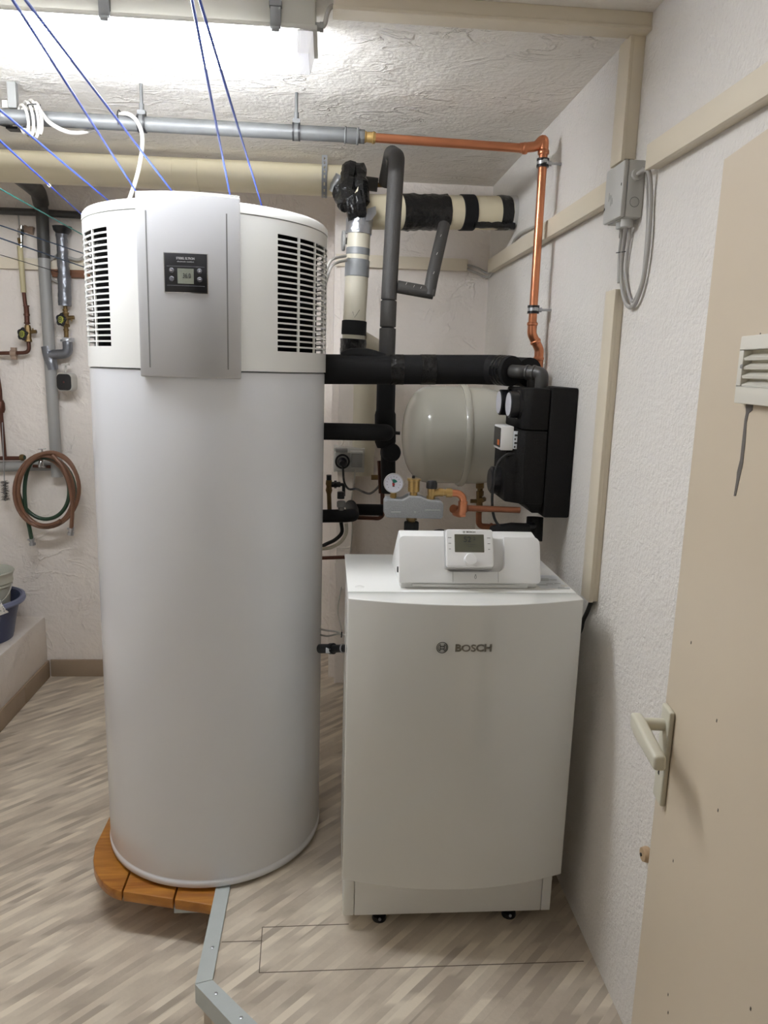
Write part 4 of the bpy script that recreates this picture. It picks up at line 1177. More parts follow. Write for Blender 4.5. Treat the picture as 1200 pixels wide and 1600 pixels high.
# wall spacer box behind the sockets (they stand proud of the wall on a short board)
a, b = P(522, 700, Y=SY + 0.03), P(569, 738, Y=SY + 0.03)
MB().box((a.x, SY + 0.029, b.z), (b.x, YBR, a.z)).build('mounting_board', K['greyplastic'], so)
pg = thing('plug_cable', 'black plug in left socket with black cable sagging to the riser', 'cable', P(535, 735, Y=3.38))
MB().lathe([(0.020, 0), (0.020, 0.012), (0.015, 0.022), (0.013, 0.035)], q + Vector((0, -0.003, 0)), (0, -1, -0.15), seg=20).build('plug', K['black'], pg)
MB().tube(spline([q + Vector((0, -0.03, -0.006)), P(536, 735, Y=SY - 0.04), P(538, 754, Y=SY - 0.04), P(545, 764, Y=SY - 0.05), P(557, 764, Y=SY - 0.1), P(566, 768, Y=SY - 0.2), P(578, 771, Y=SY - 0.3), P(590, 762, Y=SY - 0.45), P(602, 745, Y=2.75)]), 0.005, 8).build('cable', K['cableblack'], pg)
MB().tube(spline([P(555, 731, Y=SY), P(553, 755, Y=SY), P(549, 785, Y=SY + 0.05), P(550, 830, Y=SY + 0.08), P(546, 870, Y=SY + 0.1), P(533, 920, Y=SY + 0.1), P(528, 955, Y=SY), P(534, 985, Y=3.2)]), 0.0035, 8).build('thin_cable', K['cablewhite'], label='thin white cable hanging from right socket down behind the boiler', cat='cable')
# pilaster strip between tank and back wall
struct('wall_pilaster', MB().box((P(528, 700, Y=3.5).x, 3.50, ZP), (P(552, 700, Y=3.5).x, YBR, 2.13)), K['wall_back'])

# ------------------------------------------------------------------ expansion vessel
ev = thing('expansion_vessel', 'cream white enamelled expansion vessel lying level behind the pump unit', 'pressure vessel', (0.5, 2.80, 1.275))
EYC = 2.87
EL, ESX, ER2 = 0.283, P(720, 680, Y=EYC).x, 0.186
ez_ = P(705, 680, Y=EYC).z
prof = []
for k in range(9):
    a = PI / 2 * k / 8
    prof.append((ER2 * math.sin(a) ** 0.82 if k else 0.0, 0.10 * (1 - math.cos(a))))
xl_ = P(628, 680, Y=EYC + 0.02).x
prof = prof + [(ER2 + 0.0005, 0.16), (ER2 + 0.001, ESX - xl_ - 0.01)]
MB().lathe(prof, (xl_, EYC, ez_), (1, 0, 0), seg=64).build('vessel_shell', K['vessel'], ev, sharp=50)
hl = ESX - xl_
MB().lathe([(ER2 + 0.001, 0.0), (ER2 + 0.0, 0.08), (ER2 - 0.012, 0.14), (ER2 - 0.06, 0.19), (0.05, 0.215), (0.0, 0.218)], (ESX, EYC, ez_), (1, 0, 0), seg=64).build('vessel_rear', K['vessel'], ev, sharp=50)
MB().lathe([(ER2 - 0.002, -0.012), (ER2 + 0.008, -0.012), (ER2 + 0.012, -0.004), (ER2 + 0.012, 0.006), (ER2 + 0.007, 0.012), (ER2 - 0.002, 0.012)], (ESX, EYC, ez_), (1, 0, 0), seg=64).build('seam_ring', K['vessel'], ev, sharp=50)
for ym in (EYC - 0.0,):
    MB().box((ESX - 0.03, EYC + 0.10, ez_ - 0.02), (ESX + 0.10, YBR, ez_ + 0.02)).build('wall_bracket', K['vessel'], ev)
# connection below the vessel with cap valve
vc = thing('cap_valve', 'small brass cap valve with copper elbow under the expansion vessel', 'valve', P(750, 800, Y=EYC))
xs_ = P(750, 760, Y=EYC)
MB().hexnut(P(750, 753, Y=EYC), P(750, 763, Y=EYC), 0.017).tube([P(750, 762, Y=EYC), P(750, 768, Y=EYC)], 0.011, 12).hexnut(P(750, 767, Y=EYC), P(750, 775, Y=EYC), 0.016).build('union_nut', K['brassold'], vc, bevel=0.002)
MB().tube([P(749, 774, Y=EYC), P(749, 800, Y=EYC)], 0.013, 14).tube([P(735, 783, Y=EYC), P(750, 783, Y=EYC)], 0.008, 12).hexnut(P(752, 782, Y=EYC - 0.03), P(756, 780, Y=EYC), 0.011).build('valve_body', K['brassold'], vc)
MB().tube(fillet([P(748, 800, Y=EYC), P(748, 822, Y=EYC), P(764, 823, Y=EYC), P(785, 823, Y=EYC)], 0.03), 0.012, 14).build('copper_elbow', K['coppermatt'], vc)
for px in (766, 776):
    MB().tube([P(px, 823, Y=EYC), P(px + 3, 823, Y=EYC)], 0.0155, 14).build('press_ring', K['coppermatt'], vc)

# ------------------------------------------------------------------ boiler safety group
SGY = 2.105
sg = thing('safety_group', 'grey insulated manifold with pressure gauge, brass air vent and safety valve', 'safety valve', P(633, 828, Y=SGY))


def S(px, py, y=SGY): return P(px, py, Y=y)


out = [S(600, 778), S(602, 806), S(691, 806), S(690, 781), S(671, 780), S(656, 774), S(651, 773), S(641, 773), S(634, 776), S(626, 779), S(603, 777)]
out = [S(600, 782), S(600, 803), S(604, 806), S(687, 808), S(690, 805), S(691, 785), S(688, 781), S(667, 779), S(656, 774), S(638, 773), S(628, 779), S(604, 777)]
MB().prism([p + Vector((0, -0.03, 0)) for p in out], (0, 0.062, 0)).build('insulation_block', K['eppgrey'], sg, bevel=0.006, seg=3)
for x0, x1, yy in ((611, 626, 800), (647, 650, 800), (664, 688, 797)):
    MB().tube([S(x0, yy, SGY - 0.0305), S(x1, yy, SGY - 0.0305)], 0.0008, 5).build('mould_mark', K['greyplastic'], sg)
MB().tube([S(615, 769), S(614, 780)], 0.008, 14).hexnut(S(614.5, 771), S(614.5, 777), 0.0095).build('gauge_stem', K['brass'], sg)
gq = S(615, 755, SGY - 0.012)
gn = Vector((-0.05, -1, 0.06)).normalized()
gg = MB().lathe([(0.024, -0.02), (0.0275, -0.015), (0.0285, 0.0), (0.0275, 0.003), (0.0255, 0.003), (0.0255, 0.001)], gq, gn, seg=40).build('gauge_case', K['silver'], sg)
MB().lathe([(0.0256, 0.001), (0.0256, 0.0018)], gq, gn, seg=40).build('gauge_face', K['dialwhite'], gg)
GF = frame(gq + gn * 0.0020, Vector((0, 0, 1)).cross(gn), (0, 0, 1))
sector = lambda a0, a1, r: [(0, 0, 0)] + [(r * math.cos(math.radians(a0 + (a1 - a0) * k / 8)), r * math.sin(math.radians(a0 + (a1 - a0) * k / 8)), 0) for k in range(9)]
MB().prism(sector(20, 110, 0.0115), (0, 0, 0.0004), GF).build('green_zone', K['green'], gg)
MB().prism([(-0.004, 0.002, 0), (0.004, -0.001, 0), (0.002, -0.008, 0), (-0.003, -0.008, 0)], (0, 0, 0.0006), GF).build('red_zone', K['red'], gg)
MB().box((-0.0006, -0.006, 0.0006), (0.0006, 0.015, 0.0012), GF @ Matrix.Rotation(math.radians(28), 4, 'Z')).box((-0.003, -0.010, 0.0006), (0.003, -0.007, 0.001), GF).build('gauge_needle', K['ink'], gg)
tk = MB()
for k in range(11):
    R_ = Matrix.Rotation(math.radians(-130 + 26 * k), 4, 'Z')
    tk.box((-0.0005, 0.0175, 0.0002), (0.0005, 0.0205, 0.0006), GF @ R_)
tk.build('gauge_ticks', K['ink'], gg)
av = MB().lathe([(0.011, -0.002), (0.011, 0.010), (0.0170, 0.012), (0.0170, 0.042), (0.0195, 0.043), (0.0195, 0.049), (0.006, 0.050)], S(646, 774), seg=28).build('brass_vent', K['brass'], sg, sharp=30)
MB().lathe([(0.0045, 0), (0.0045, 0.008), (0.003, 0.009)], S(645, 774) + Vector((0, 0, 0.049)), seg=14).build('vent_knob', K['black'], av)
sv = MB().hexnut(S(673, 774), S(673, 781), 0.0125).tube([S(674, 762), S(674, 776)], 0.0115, 18).tube([S(676, 771), S(688, 769)], 0.011, 16).build('safety_valve', K['brass'], sg, bevel=0.001)
MB().lathe([(0.0155, 0), (0.0162, 0.003), (0.0158, 0.016), (0.012, 0.022), (0.006, 0.023)], S(674.5, 763), seg=24).build('valve_cap', K['black'], sv)
MB().tube([S(685, 769), S(692, 769.5), S(692.5, 769.5), S(697, 769.5), S(697.5, 770), S(706, 770)], [0.012, 0.012, 0.010, 0.010, 0.0135, 0.0135], 16).build('union_fitting', K['brass'], sg, sharp=30)
cpath = [S(704, 770), S(716, 771), S(723, 776), S(724, 790), S(722, 806, SGY + 0.004)]
MB().tube(fillet(cpath, 0.02), 0.0108, 16).build('copper_bend', K['copper'], sg)
MB().tube([S(723.4, 783), S(723.2, 787)], 0.0138, 16).build('press_ring', K['copper'], sg)
MB().tube(fillet([S(723, 784), S(722, 803), S(712, 800, SGY + 0.03)], 0.02), 0.0130, 16).build('copper_elbow', K['copper'], sg)
MB().tube(fillet([S(708, 795, SGY + 0.02), S(716, 797, SGY + 0.04), S(727, 794, SGY + 0.05)], 0.02), 0.0128, 16).build('copper_elbow', K['copper'], sg)
MB().tube([S(727, 794, SGY + 0.05), S(729, 794, SGY + 0.05), S(731, 794, SGY + 0.05), S(812, 797, SGY + 0.055)], [0.0135, 0.0135, 0.0095, 0.0095], 16).build('copper_pipe', K['coppermatt'], sg)
MB().hexnut(S(643, 806), S(643, 813), 0.016).tube([S(643, 804), S(643, 818)], 0.011, 14).build('lower_union', K['brassold'], sg, bevel=0.002)
MB().tube([S(643, 815), Vector((S(643, 815).x, SGY, 1.14))], 0.0215, 20).build('foam_sleeve', K['foam'], sg, bevel=0.003)
# black bits behind the control box
MB().tube([Vector((0.345, 2.16, 1.14)), P(686, 829, Y=2.16)], 0.018, 16).build('boiler_flow_sleeve', K['foam'], label='black pipe sleeve just showing behind the control box', cat='pipe')

# ------------------------------------------------------------------ pump group on the right wall
pgx = thing('pump_group', 'black moulded foam pump station with two round thermometers on right wall', 'pump station', (0.63, 2.30, 1.265))
PY0, PY1 = 2.174, 2.425
ZT, ZB, ZM = 1.648, 1.268, P(830, 673, Y=PY0).z
MB().box((0.656, PY0, ZB - 0.01), (XW, PY1, ZT)).build('rear_shell', K['epp'], pgx, bevel=0.006, seg=2)


def shell(z0, z1, xa0, ch, name):
    # front shell, its side face narrows from xa0 (front lower) to xa1
    poly = [(0.654, PY0 + 0.003), (xa0 + ch, PY0 + 0.003), (xa0, PY0 + ch), (xa0, PY1 - ch), (xa0 + ch, PY1 - 0.003), (0.654, PY1 - 0.003)]
    return MB().prism([(x, y, z0) for x, y in poly], (0, 0, z1 - z0)).build(name, K['epp'], pgx, bevel=0.006, seg=2)


shell(ZM + 0.001, ZT - 0.004, 0.578, 0.02, 'upper_shell')
shell(ZB + 0.03, ZM - 0.001, 0.542, 0.045, 'lower_shell')
MB().prism([(0.654, PY0 + 0.01, ZB + 0.031), (0.60, PY0 + 0.01, ZB + 0.031), (0.625, PY0 + 0.02, ZB), (0.654, PY0 + 0.02, ZB)], (0, PY1 - PY0 - 0.04, 0)).build('shell_foot', K['epp'], pgx, bevel=0.003)
tz = P(803, 632, Y=2.235).z
for yy in (2.238, 2.368):
    MB().lathe([(0.050, -0.03), (0.050, -0.004), (0.046, 0.0), (0.043, 0.002), (0.043, 0.012)], (0.583, yy, tz), (-1, 0, 0), seg=32).build('thermometer_collar', K['black'], pgx)
    tm = MB().lathe([(0.038, 0.008), (0.0405, 0.013), (0.0405, 0.036), (0.037, 0.039)], (0.583, yy, tz), (-1, 0, 0), seg=32).build('thermometer_case', K['black'], pgx)
    MB().lathe([(0.035, 0.037), (0.035, 0.0402)], (0.583, yy, tz), (-1, 0, 0), seg=32).build('thermometer_face', K['dialwhite'], tm)
# electronics module with display, beside a printed white label
ma, mc = P(787, 666, Y=2.20), P(797, 706, Y=2.20)
md_ = MB().box((ma.x - 0.006, 2.20, mc.z + 0.004), (mc.x + 0.008, 2.295, ma.z)).build('control_module', K['whiteplastic'], pgx, bevel=0.003)
MB().box((ma.x - 0.0075, 2.206, mc.z + 0.012), (ma.x - 0.005, 2.289, ma.z - 0.006)).build('module_display', K['black'], md_)
MB().box((ma.x - 0.0085, 2.212, mc.z + 0.018), (ma.x - 0.007, 2.235, mc.z + 0.034)).build('display_light', K['orange'], md_)
lb = MB().box((mc.x + 0.008, PY0 + 0.022, P(800, 702, Y=2.19).z), (mc.x + 0.022, PY0 + 0.040, P(800, 674, Y=2.19).z)).build('rating_label', K['paper'], pgx, bevel=0.001)
for k in range(4):
    z = P(800, 700, Y=2.19).z + 0.0115 * k
    MB().box((mc.x + 0.010, PY0 + 0.0214, z), (mc.x + 0.014 + 0.005 * (k % 2), PY0 + 0.0224, z + 0.006)).build('label_print', K['ink'], lb)
MB().box((mc.x - 0.004, 2.21, P(800, 716, Y=2.2).z), (0.56, 2.30, P(800, 706, Y=2.2).z)).build('module_base', K['epp'], pgx, bevel=0.004)
pm = P(806, 760, Y=2.24)
MB().lathe([(0.035, 0), (0.043, 0.006), (0.045, 0.05)], (0.512, 2.30, pm.z + 0.01), (1, 0, 0), seg=28).build('pump_head', K['black'], pgx)
MB().tube(spline([P(803, 709, Y=2.19), P(791, 711, Y=2.185), P(778, 725, Y=2.18), P(771, 755, Y=2.17), P(769, 785, Y=2.165), P(772, 808, Y=2.16), P(780, 822, Y=2.15), P(788, 830, Y=2.15)]), 0.0042, 8).build('pump_lead', K['cableblack'], pgx)
# fittings under the group
fb = thing('boiler_fitting', 'black insulated valve fittings between pump station and boiler top', 'valve', P(825, 835, Y=2.2))
MB().tube([P(836, 808, Y=2.24), P(834, 845, Y=2.22)], 0.026, 18).build('valve_body', K['epp'], fb)
MB().tube([P(812, 824, Y=2.19), P(836, 822, Y=2.22)], 0.012, 14).build('valve_side', K['black'], fb)
MB().tube([P(770, 832, Y=2.15), P(800, 827, Y=2.17), P(822, 828, Y=2.19)], 0.021, 18).build('insulation_tube', K['foam'], fb)
MB().tube([Vector((0.6, 2.2, 1.125)), P(822, 828, Y=2.19)], 0.018, 16).build('insulation_tube', K['foam'], fb)

# small cables at the back right of the tank
for i, (pts, km, lb) in enumerate((
        ([P(505, 437, Y=2.75), P(514, 412, Y=2.75), P(522, 404, Y=2.78), P(540, 400, Y=2.9)], 'cablewhite', 'white cable behind right grille of the tank, upper of two'),
        ([P(508, 445, Y=2.73), P(517, 418, Y=2.73), P(528, 410, Y=2.78), P(541, 407, Y=2.9)], 'cablegrey', 'grey cable behind right grille of the tank, lower of two'))):
    MB().tube(spline(pts), 0.005, 8).build('tank_cable', K[km], label=lb, cat='cable')
wc = thing('white_cables', 'two white wires tied together between tank and boiler side', 'cable', P(520, 1000, Y=2.2))
MB().tube(spline([P(500, 983, Y=2.3), P(510, 985, Y=2.25), P(525, 987, Y=2.2), P(534, 991, Y=2.15), P(541, 993, Y=2.12)]), 0.003, 8).build('wire', K['cablewhite'], wc)
MB().tube(spline([P(500, 992, Y=2.3), P(512, 994, Y=2.25), P(526, 991, Y=2.2), P(534, 991, Y=2.15), P(541, 994, Y=2.12)]), 0.003, 8).build('wire', K['cablewhite'], wc)
MB().tube([P(534, 987, Y=2.14), P(533.5, 996, Y=2.14)], 0.0022, 6).build('cable_tie', K['black'], wc)
hc = thing('drain_coupling', 'black screw coupling with steel clip between tank and boiler', 'valve', P(520, 1022, Y=2.15))
MB().tube([P(500, 1013.5, Y=2.2), P(516, 1013.5, Y=2.17), P(516.2, 1013.5, Y=2.17), P(521, 1013.5, Y=2.16), P(521.2, 1013.5, Y=2.16), P(542, 1013, Y=2.12)], [0.0145, 0.0145, 0.017, 0.017, 0.012, 0.012], 18).build('coupling_body', K['black'], hc, sharp=25)
MB().tube([P(536, 1013, Y=2.13), P(538.5, 1013, Y=2.125)], 0.0145, 18).build('steel_clip', K['chrome'], hc)
MB().box((P(509, 1012, Y=2.155).x, 2.150, P(512, 1017.5, Y=2.165).z), (P(516, 1012, Y=2.155).x, 2.160, P(512, 1011, Y=2.165).z)).build('coupling_tag', K['paper'], hc)

# ------------------------------------------------------------------ services on the left back wall
LYW = 3.86
dn_ = thing('downpipe', 'grey plastic downpipe on left back wall, dark at the top with a side branch', 'pipe', P(89, 745, Y=LYW))
MB().tube([P(64, 312, Y=LYW), P(66, 338, Y=LYW), P(66.05, 338.5, Y=LYW), P(69, 404, Y=LYW)], [0.0295, 0.0295, 0.0283, 0.0283], 20).build('upper_sleeve', K['darkpipe'], dn_)
MB().tube([P(66, 336, Y=LYW), P(70, 430, Y=LYW), P(89.5, 745, Y=LYW)], 0.0275, 22).build('pipe_body', K['greypipe'], dn_)
MB().tube(fillet([P(20, 268, Y=3.45), P(44, 286, Y=3.6), P(60, 300, Y=3.8), P(64, 318, Y=LYW)], 0.1), 0.036, 22).build('upper_bend', K['darkpipe'], dn_)
a = P(74, 541, Y=LYW); b = P(82, 578, Y=LYW)
crumple([a, b], 0.030, K['tapedark'], 'silver_tape', dn_, amp=0.06, ring=8, flat=False)
MB().tube(fillet([P(78, 554, Y=LYW - 0.01), P(107, 553, Y=LYW - 0.01), P(105, 531, Y=LYW - 0.01)], 0.06), 0.0235, 18).build('side_branch', K['tapedark'], dn_)
MB().tube([P(105, 533, Y=LYW - 0.01), P(104.5, 530, Y=LYW - 0.01)], 0.031, 18).build('branch_clamp', K['steel'], dn_)
MB().box(P(100, 534, Y=LYW - 0.03) + Vector((-0.01, 0, 0)), P(113, 528, Y=LYW + 0.01) + Vector((0.01, 0, 0))).build('clamp_screws', K['steel'], dn_)

def wheel(mb_parent, q, km='yellowgreen'):
    nrm = Vector((-0.45, -0.9, 0.05)).normalized()
    u = nrm.orthogonal().normalized(); v = nrm.cross(u)
    ring = [q + (u * math.cos(2 * PI * k / 30) + v * math.sin(2 * PI * k / 30)) * (0.025 + 0.0035 * math.cos(5 * 2 * PI * k / 30)) for k in range(30)]
    h_ = MB().tube(ring, 0.005, 8, closed=True)
    for k in range(5):
        a_ = 2 * PI * k / 5
        h_.tube([q, q + (u * math.cos(a_) + v * math.sin(a_)) * 0.024], 0.0035, 6)
    hw = h_.build('hand_wheel', K['black'], mb_parent)
    MB().lathe([(0.0165, -0.003), (0.0165, 0.004), (0.012, 0.006)], q, nrm, seg=22).build('wheel_cap', K[km], hw)
    MB().lathe([(0.011, 0.006), (0.011, 0.0066), (0.008, 0.0066), (0.008, 0.006)], q, nrm, seg=22, close=True).build('wheel_ring', K['ink'], hw)
    MB().lathe([(0.003, 0.006), (0.003, 0.008)], q, nrm, seg=12).build('wheel_screw', K['ink'], hw)
    return hw


tp = thing('supply_pipe', 'silver taped water pipe with brass stop valve, right of grey downpipe', 'pipe', P(104, 535, Y=LYW) - Vector((0, 0, 0.0)))
crumple([P(96, 360, Y=LYW), P(97, 385, Y=LYW), P(100, 430, Y=LYW), P(101.5, 477, Y=LYW)], 0.026, K['tapedark'], 'taped_tube', tp, amp=0.16, ring=34, flat=False)
crumple([P(100.5, 430, Y=LYW), P(101.5, 478, Y=LYW)], 0.0305, K['tapedark'], 'tape_layer', tp, amp=0.08, ring=16, flat=False)
MB().lathe([(0.045, 0.0), (0.040, 0.02), (0.026, 0.035)], P(97, 354, Y=LYW), (0, 0, -1), seg=20).build('top_collar', K['black'], tp)
bp0, bp1 = P(102, 476, Y=LYW), P(104, 533, Y=LYW)
MB().tube([bp0.lerp(bp1, f) for f in (0, 0.12, 0.13, 0.17, 0.18, 0.66, 0.67, 0.71, 0.72, 0.88, 0.89, 0.93, 0.94, 1)], [0.0095, 0.0095, 0.013, 0.013, 0.0105, 0.0105, 0.013, 0.013, 0.0105, 0.0105, 0.013, 0.013, 0.0095, 0.0095], 14).build('brass_pipe', K['brassold'], tp, sharp=25)
q = P(103, 498, Y=LYW)
MB().tube([P(102.5, 488, Y=LYW), P(102.6, 490, Y=LYW), P(103, 492, Y=LYW), P(103.4, 506, Y=LYW), P(103.5, 508, Y=LYW), P(103.6, 511, Y=LYW)], [0.0165, 0.0165, 0.013, 0.014, 0.018, 0.016], 8).tube([P(103, 497, Y=LYW), P(116, 496, Y=LYW)], 0.010, 10).tube([P(103, 498, Y=LYW), P(97, 499.5, Y=LYW - 0.045)], 0.009, 12).tube([P(111, 497, Y=LYW), P(112, 502, Y=LYW)], 0.004, 8).build('stop_valve', K['brassold'], tp, sharp=25)
wheel(tp, P(95.5, 499.5, Y=LYW - 0.052))

gp = thing('gas_pipe', 'brown copper pipe in beige sleeve with stop valve, far left of wall', 'pipe', P(0, 555, Y=LYW))
MB().tube([P(31, 385, Y=LYW), P(37, 457, Y=LYW)], 0.0125, 14).build('beige_sleeve', K['sleeve'], gp)
MB().tube([P(33, 352, Y=LYW), P(33, 387, Y=LYW)], 0.011, 12).hexnut(P(32, 358, Y=LYW), P(32, 368, Y=LYW), 0.015).build('top_fitting', K['chrome'], gp)
MB().tube([P(29.5, 372, Y=LYW - 0.02), P(31, 380, Y=LYW - 0.01)], 0.008, 10).build('top_screw', K['brassold'], gp)
MB().tube(fillet([P(37, 455, Y=LYW), P(40, 480, Y=LYW), P(43, 515, Y=LYW), P(46, 551, Y=LYW), P(0, 552, Y=LYW), P(0, 552, Y=LYW) + Vector((-0.5, 0, 0.0))], 0.03), 0.0092, 14).build('copper_pipe', K['copperold'], gp)
ls0, ls1 = P(41, 477, Y=LYW), P(42.5, 506, Y=LYW)
MB().tube([ls0.lerp(ls1, f) for f in (0, 0.06, 0.07, 0.45, 0.46, 0.56, 0.57, 0.92, 0.93, 1)], [0.0145, 0.0145, 0.0118, 0.0118, 0.0145, 0.0145, 0.0118, 0.0118, 0.0145, 0.0145], 14).build('long_socket', K['copperold'], gp)
MB().tube([P(43, 508, Y=LYW), P(43.4, 514, Y=LYW), P(44, 528, Y=LYW), P(44.4, 534, Y=LYW)], [0.013, 0.017, 0.015, 0.019], 8).tube([P(44, 519, Y=LYW), P(57, 518, Y=LYW)], 0.009, 10).tube([P(52, 518, Y=LYW), P(51, 513, Y=LYW)], 0.004, 8).tube([P(44, 520, Y=LYW), P(36, 521.5, Y=LYW - 0.045)], 0.009, 12).build('stop_valve', K['brassold'], gp, sharp=25)
wheel(gp, P(35, 522, Y=LYW - 0.052))
MB().tube([P(17, 552, Y=LYW), P(26, 552.5, Y=LYW)], 0.0175, 18).box(P(20, 562, Y=LYW + 0.01), P(24, 543, Y=LYW - 0.01)).build('pipe_clamp', K['tan'], gp)
MB().tube([P(30, 352, Y=3.90), P(28, 330, Y=3.9)], 0.004, 8).build('thin_lead', K['cablegrey'], gp)

# wall hole patch, long dark cable duct below the ceiling and batten behind the trunking
MB().tube([Vector((XL + 0.002, 3.885, P(0, 330, Y=3.885).z)), P(60, 332, Y=3.885), P(128, 336.5, Y=3.885), P(200, 341, Y=3.885)], 0.017, 12).build('wall_cable_duct', K['darkpipe'], label='dark level pipe along top of left back wall behind the cords', cat='pipe')
MB().box(Vector((P(76, 430, Y=3.89).x, 3.895, P(76, 432, Y=3.89).z)), Vector((P(150, 430, Y=3.89).x, YB, P(76, 420, Y=3.89).z))).build('wall_batten', K['woodbrown'], label='brown wooden batten on left back wall beside the silver taped pipe', cat='batten')
MB().tube(spline([P(74, 409, Y=3.88), P(88, 400, Y=3.88), P(105, 402, Y=3.87), P(122, 406, Y=3.87), P(134, 400, Y=3.87)]), 0.007, 8).build('wall_cable', K['cablegrey'], label='grey curved cable above left trunking behind silver taped pipe', cat='cable')
MB().tube(spline([P(78, 425, Y=3.88), P(82, 436, Y=3.88), P(92, 442, Y=3.88)]), 0.005, 8).build('wall_cable', K['cablegrey'], label='short grey cable curling under the brown batten', cat='cable')
cq = P(42, 357, Y=3.905)
crumple([cq + Vector((-0.015, 0.01, 0)), cq + Vector((0.03, 0.01, -0.01))], 0.018, K['tan'], 'wall_patch', None, amp=0.4, ring=6, seg=12)
wpatch = bpy.data.objects['wall_patch']; wpatch['label'] = 'rough brown broken plaster patch around the far left pipe top'; wpatch['category'] = 'plaster patch'

# speaker-like sensor hanging by the downpipe
sn = thing('wall_camera', 'small white square camera with black face beside the grey downpipe', 'camera', P(103, 610, Y=3.85))
sc2 = P(101, 597, Y=3.80)
SF = frame(sc2, (0.96, -0.22, 0), (0, 0, 1))
MB().prism([(x, y, -0.045) for x, y in rrect(0.084, 0.088, 0.022)], (0, 0, 0.05), SF).build('camera_body', K['cablewhite'], sn, bevel=0.004)
MB().prism([(x, y, 0.004) for x, y in rrect(0.076, 0.078, 0.020)], (0, 0, 0.004), SF).build('camera_face', K['black'], sn, bevel=0.001)
MB().lathe([(0.004, 0), (0.004, 0.001)], SF @ Vector((0, 0, 0.008)), SF.to_3x3() @ Vector((0, 0, 1)), seg=14).build('lens', K['lensred'], sn)
MB().tube([P(102.5, 582, Y=3.83), P(103, 568, Y=3.84)], 0.005, 8).box(P(100, 571, Y=3.85), P(106, 568, Y=3.82)).build('camera_arm', K['cablewhite'], sn)

# left lower pipes, tap, hose
lpz = thing('wall_pipes', 'brown copper pipes crossing at far left below the stop valve', 'pipe', P(0, 735, Y=LYW))
MB().tube([P(-8, 560, Y=LYW - 0.01), P(0, 610, Y=LYW - 0.01), P(2, 650, Y=LYW), P(7.5, 714, Y=LYW)], 0.0095, 14).build('upright_pipe', K['copperold'], lpz)
MB().tube([P(0.5, 625, Y=LYW), P(1, 630, Y=LYW), P(2, 640, Y=LYW), P(2.5, 645, Y=LYW)], [0.013, 0.019, 0.019, 0.013], 14).build('joint', K['copperold'], lpz)
MB().tube([P(0, 716, Y=LYW) + Vector((-0.6, 0, 0)), P(0, 716, Y=LYW), P(33, 716, Y=LYW)], 0.0105, 14).build('level_pipe', K['copperold'], lpz)
MB().lathe([(0.016, 0), (0.017, 0.01), (0.012, 0.02)], P(33, 715, Y=LYW), (1, -0.3, 0.1), seg=18).build('end_cap', K['brassold'], lpz)
MB().lathe([(0.0095, 0.019), (0.0095, 0.021)], P(33, 715, Y=LYW), (1, -0.3, 0.1), seg=18).build('cap_face', K['hosegreen'], lpz)
wst_ = thing('waste_pipe', 'thick pale grey level waste pipe behind the hose coil', 'pipe', P(40, 745, Y=LYW))
MB().tube([P(0, 729, Y=3.89) + Vector((-0.6, 0, 0)), P(0, 729, Y=3.89), P(85, 727, Y=3.89)], 0.027, 20).build('pipe_body', K['greypipe'], wst_)
tpz = thing('wall_tap', 'chrome wall tap holding the coiled hose', 'tap', P(65, 735, Y=3.82))
MB().tube(spline([P(72, 728, Y=3.87), P(66, 727, Y=3.80), P(64.5, 718, Y=3.79), P(66.5, 710, Y=3.80), P(65, 706, Y=3.80)]), [0.010] * 33, 14).build('tap_body', K['chrome'], tpz)
MB().tube([P(64.5, 719, Y=3.785), P(63, 724, Y=3.775), P(62, 730, Y=3.775)], 0.009, 14).build('spout', K['chrome'], tpz)
MB().tube([P(65.5, 706, Y=3.80), P(65.5, 701, Y=3.80)], 0.005, 10).tube([P(59, 702, Y=3.79), P(72, 701, Y=3.81)], 0.003, 8).build('tap_handle', K['chrome'], tpz)
MB().tube([P(52, 728, Y=3.87), P(80, 729, Y=3.87)], 0.010, 14).build('feed_pipe', K['copperold'], tpz)

hs = thing('garden_hose', 'coiled brown and green hose hanging on the wall tap', 'hose', P(70, 850, Y=3.8))
def loop(px0, py0, rx, ry, y, a0, a1, tilt=0.0, n=40):
    out = []
    for k in range(n + 1):
        a_ = math.radians(a0 + (a1 - a0) * k / n)
        out.append(P(px0 + rx * math.cos(a_) + tilt * math.sin(a_), py0 - ry * math.sin(a_), Y=y + 0.012 * math.sin(2 * a_ + px0)))
    return out


MB().tube(loop(73, 766, 50.5, 58, 3.75, 95, 455, 2), 0.0098, 10).build('hose_loop', K['hosebrown'], hs)
MB().tube(loop(71, 767, 44, 55, 3.765, 60, 420, -3), 0.0098, 10).build('hose_loop', K['hosebrown'], hs)
MB().tube(loop(75, 764, 46, 57, 3.742, 30, 300, 4), 0.0098, 10).build('hose_loop', K['hosebrown'], hs)
MB().tube(loop(68, 763, 40, 48, 3.778, 20, 180, -4), 0.0098, 10).build('hose_loop', K['hosebrown'], hs)
MB().tube(loop(68, 763, 40, 48, 3.778, 180, 380, -4), 0.0098, 10).build('hose_loop_green', K['hosegreen'], hs)
MB().tube(loop(72, 769, 45, 54, 3.788, 60, 420, 0), 0.0098, 10).build('hose_loop_green', K['hosegreen'], hs)
MB().tube(spline([P(55, 712, Y=3.79), P(43, 735, Y=3.79), P(38.5, 765, Y=3.78), P(41, 800, Y=3.77), P(46, 825, Y=3.77), P(49.5, 843, Y=3.77)]), 0.0100, 10).build('hose_tail', K['hosegreen'], hs)
MB().tube(spline([P(82, 711, Y=3.745), P(98, 730, Y=3.742), P(109, 760, Y=3.74), P(113, 790, Y=3.74), P(111.5, 827, Y=3.74)]), 0.0100, 10).build('hose_tail', K['hosebrown'], hs)
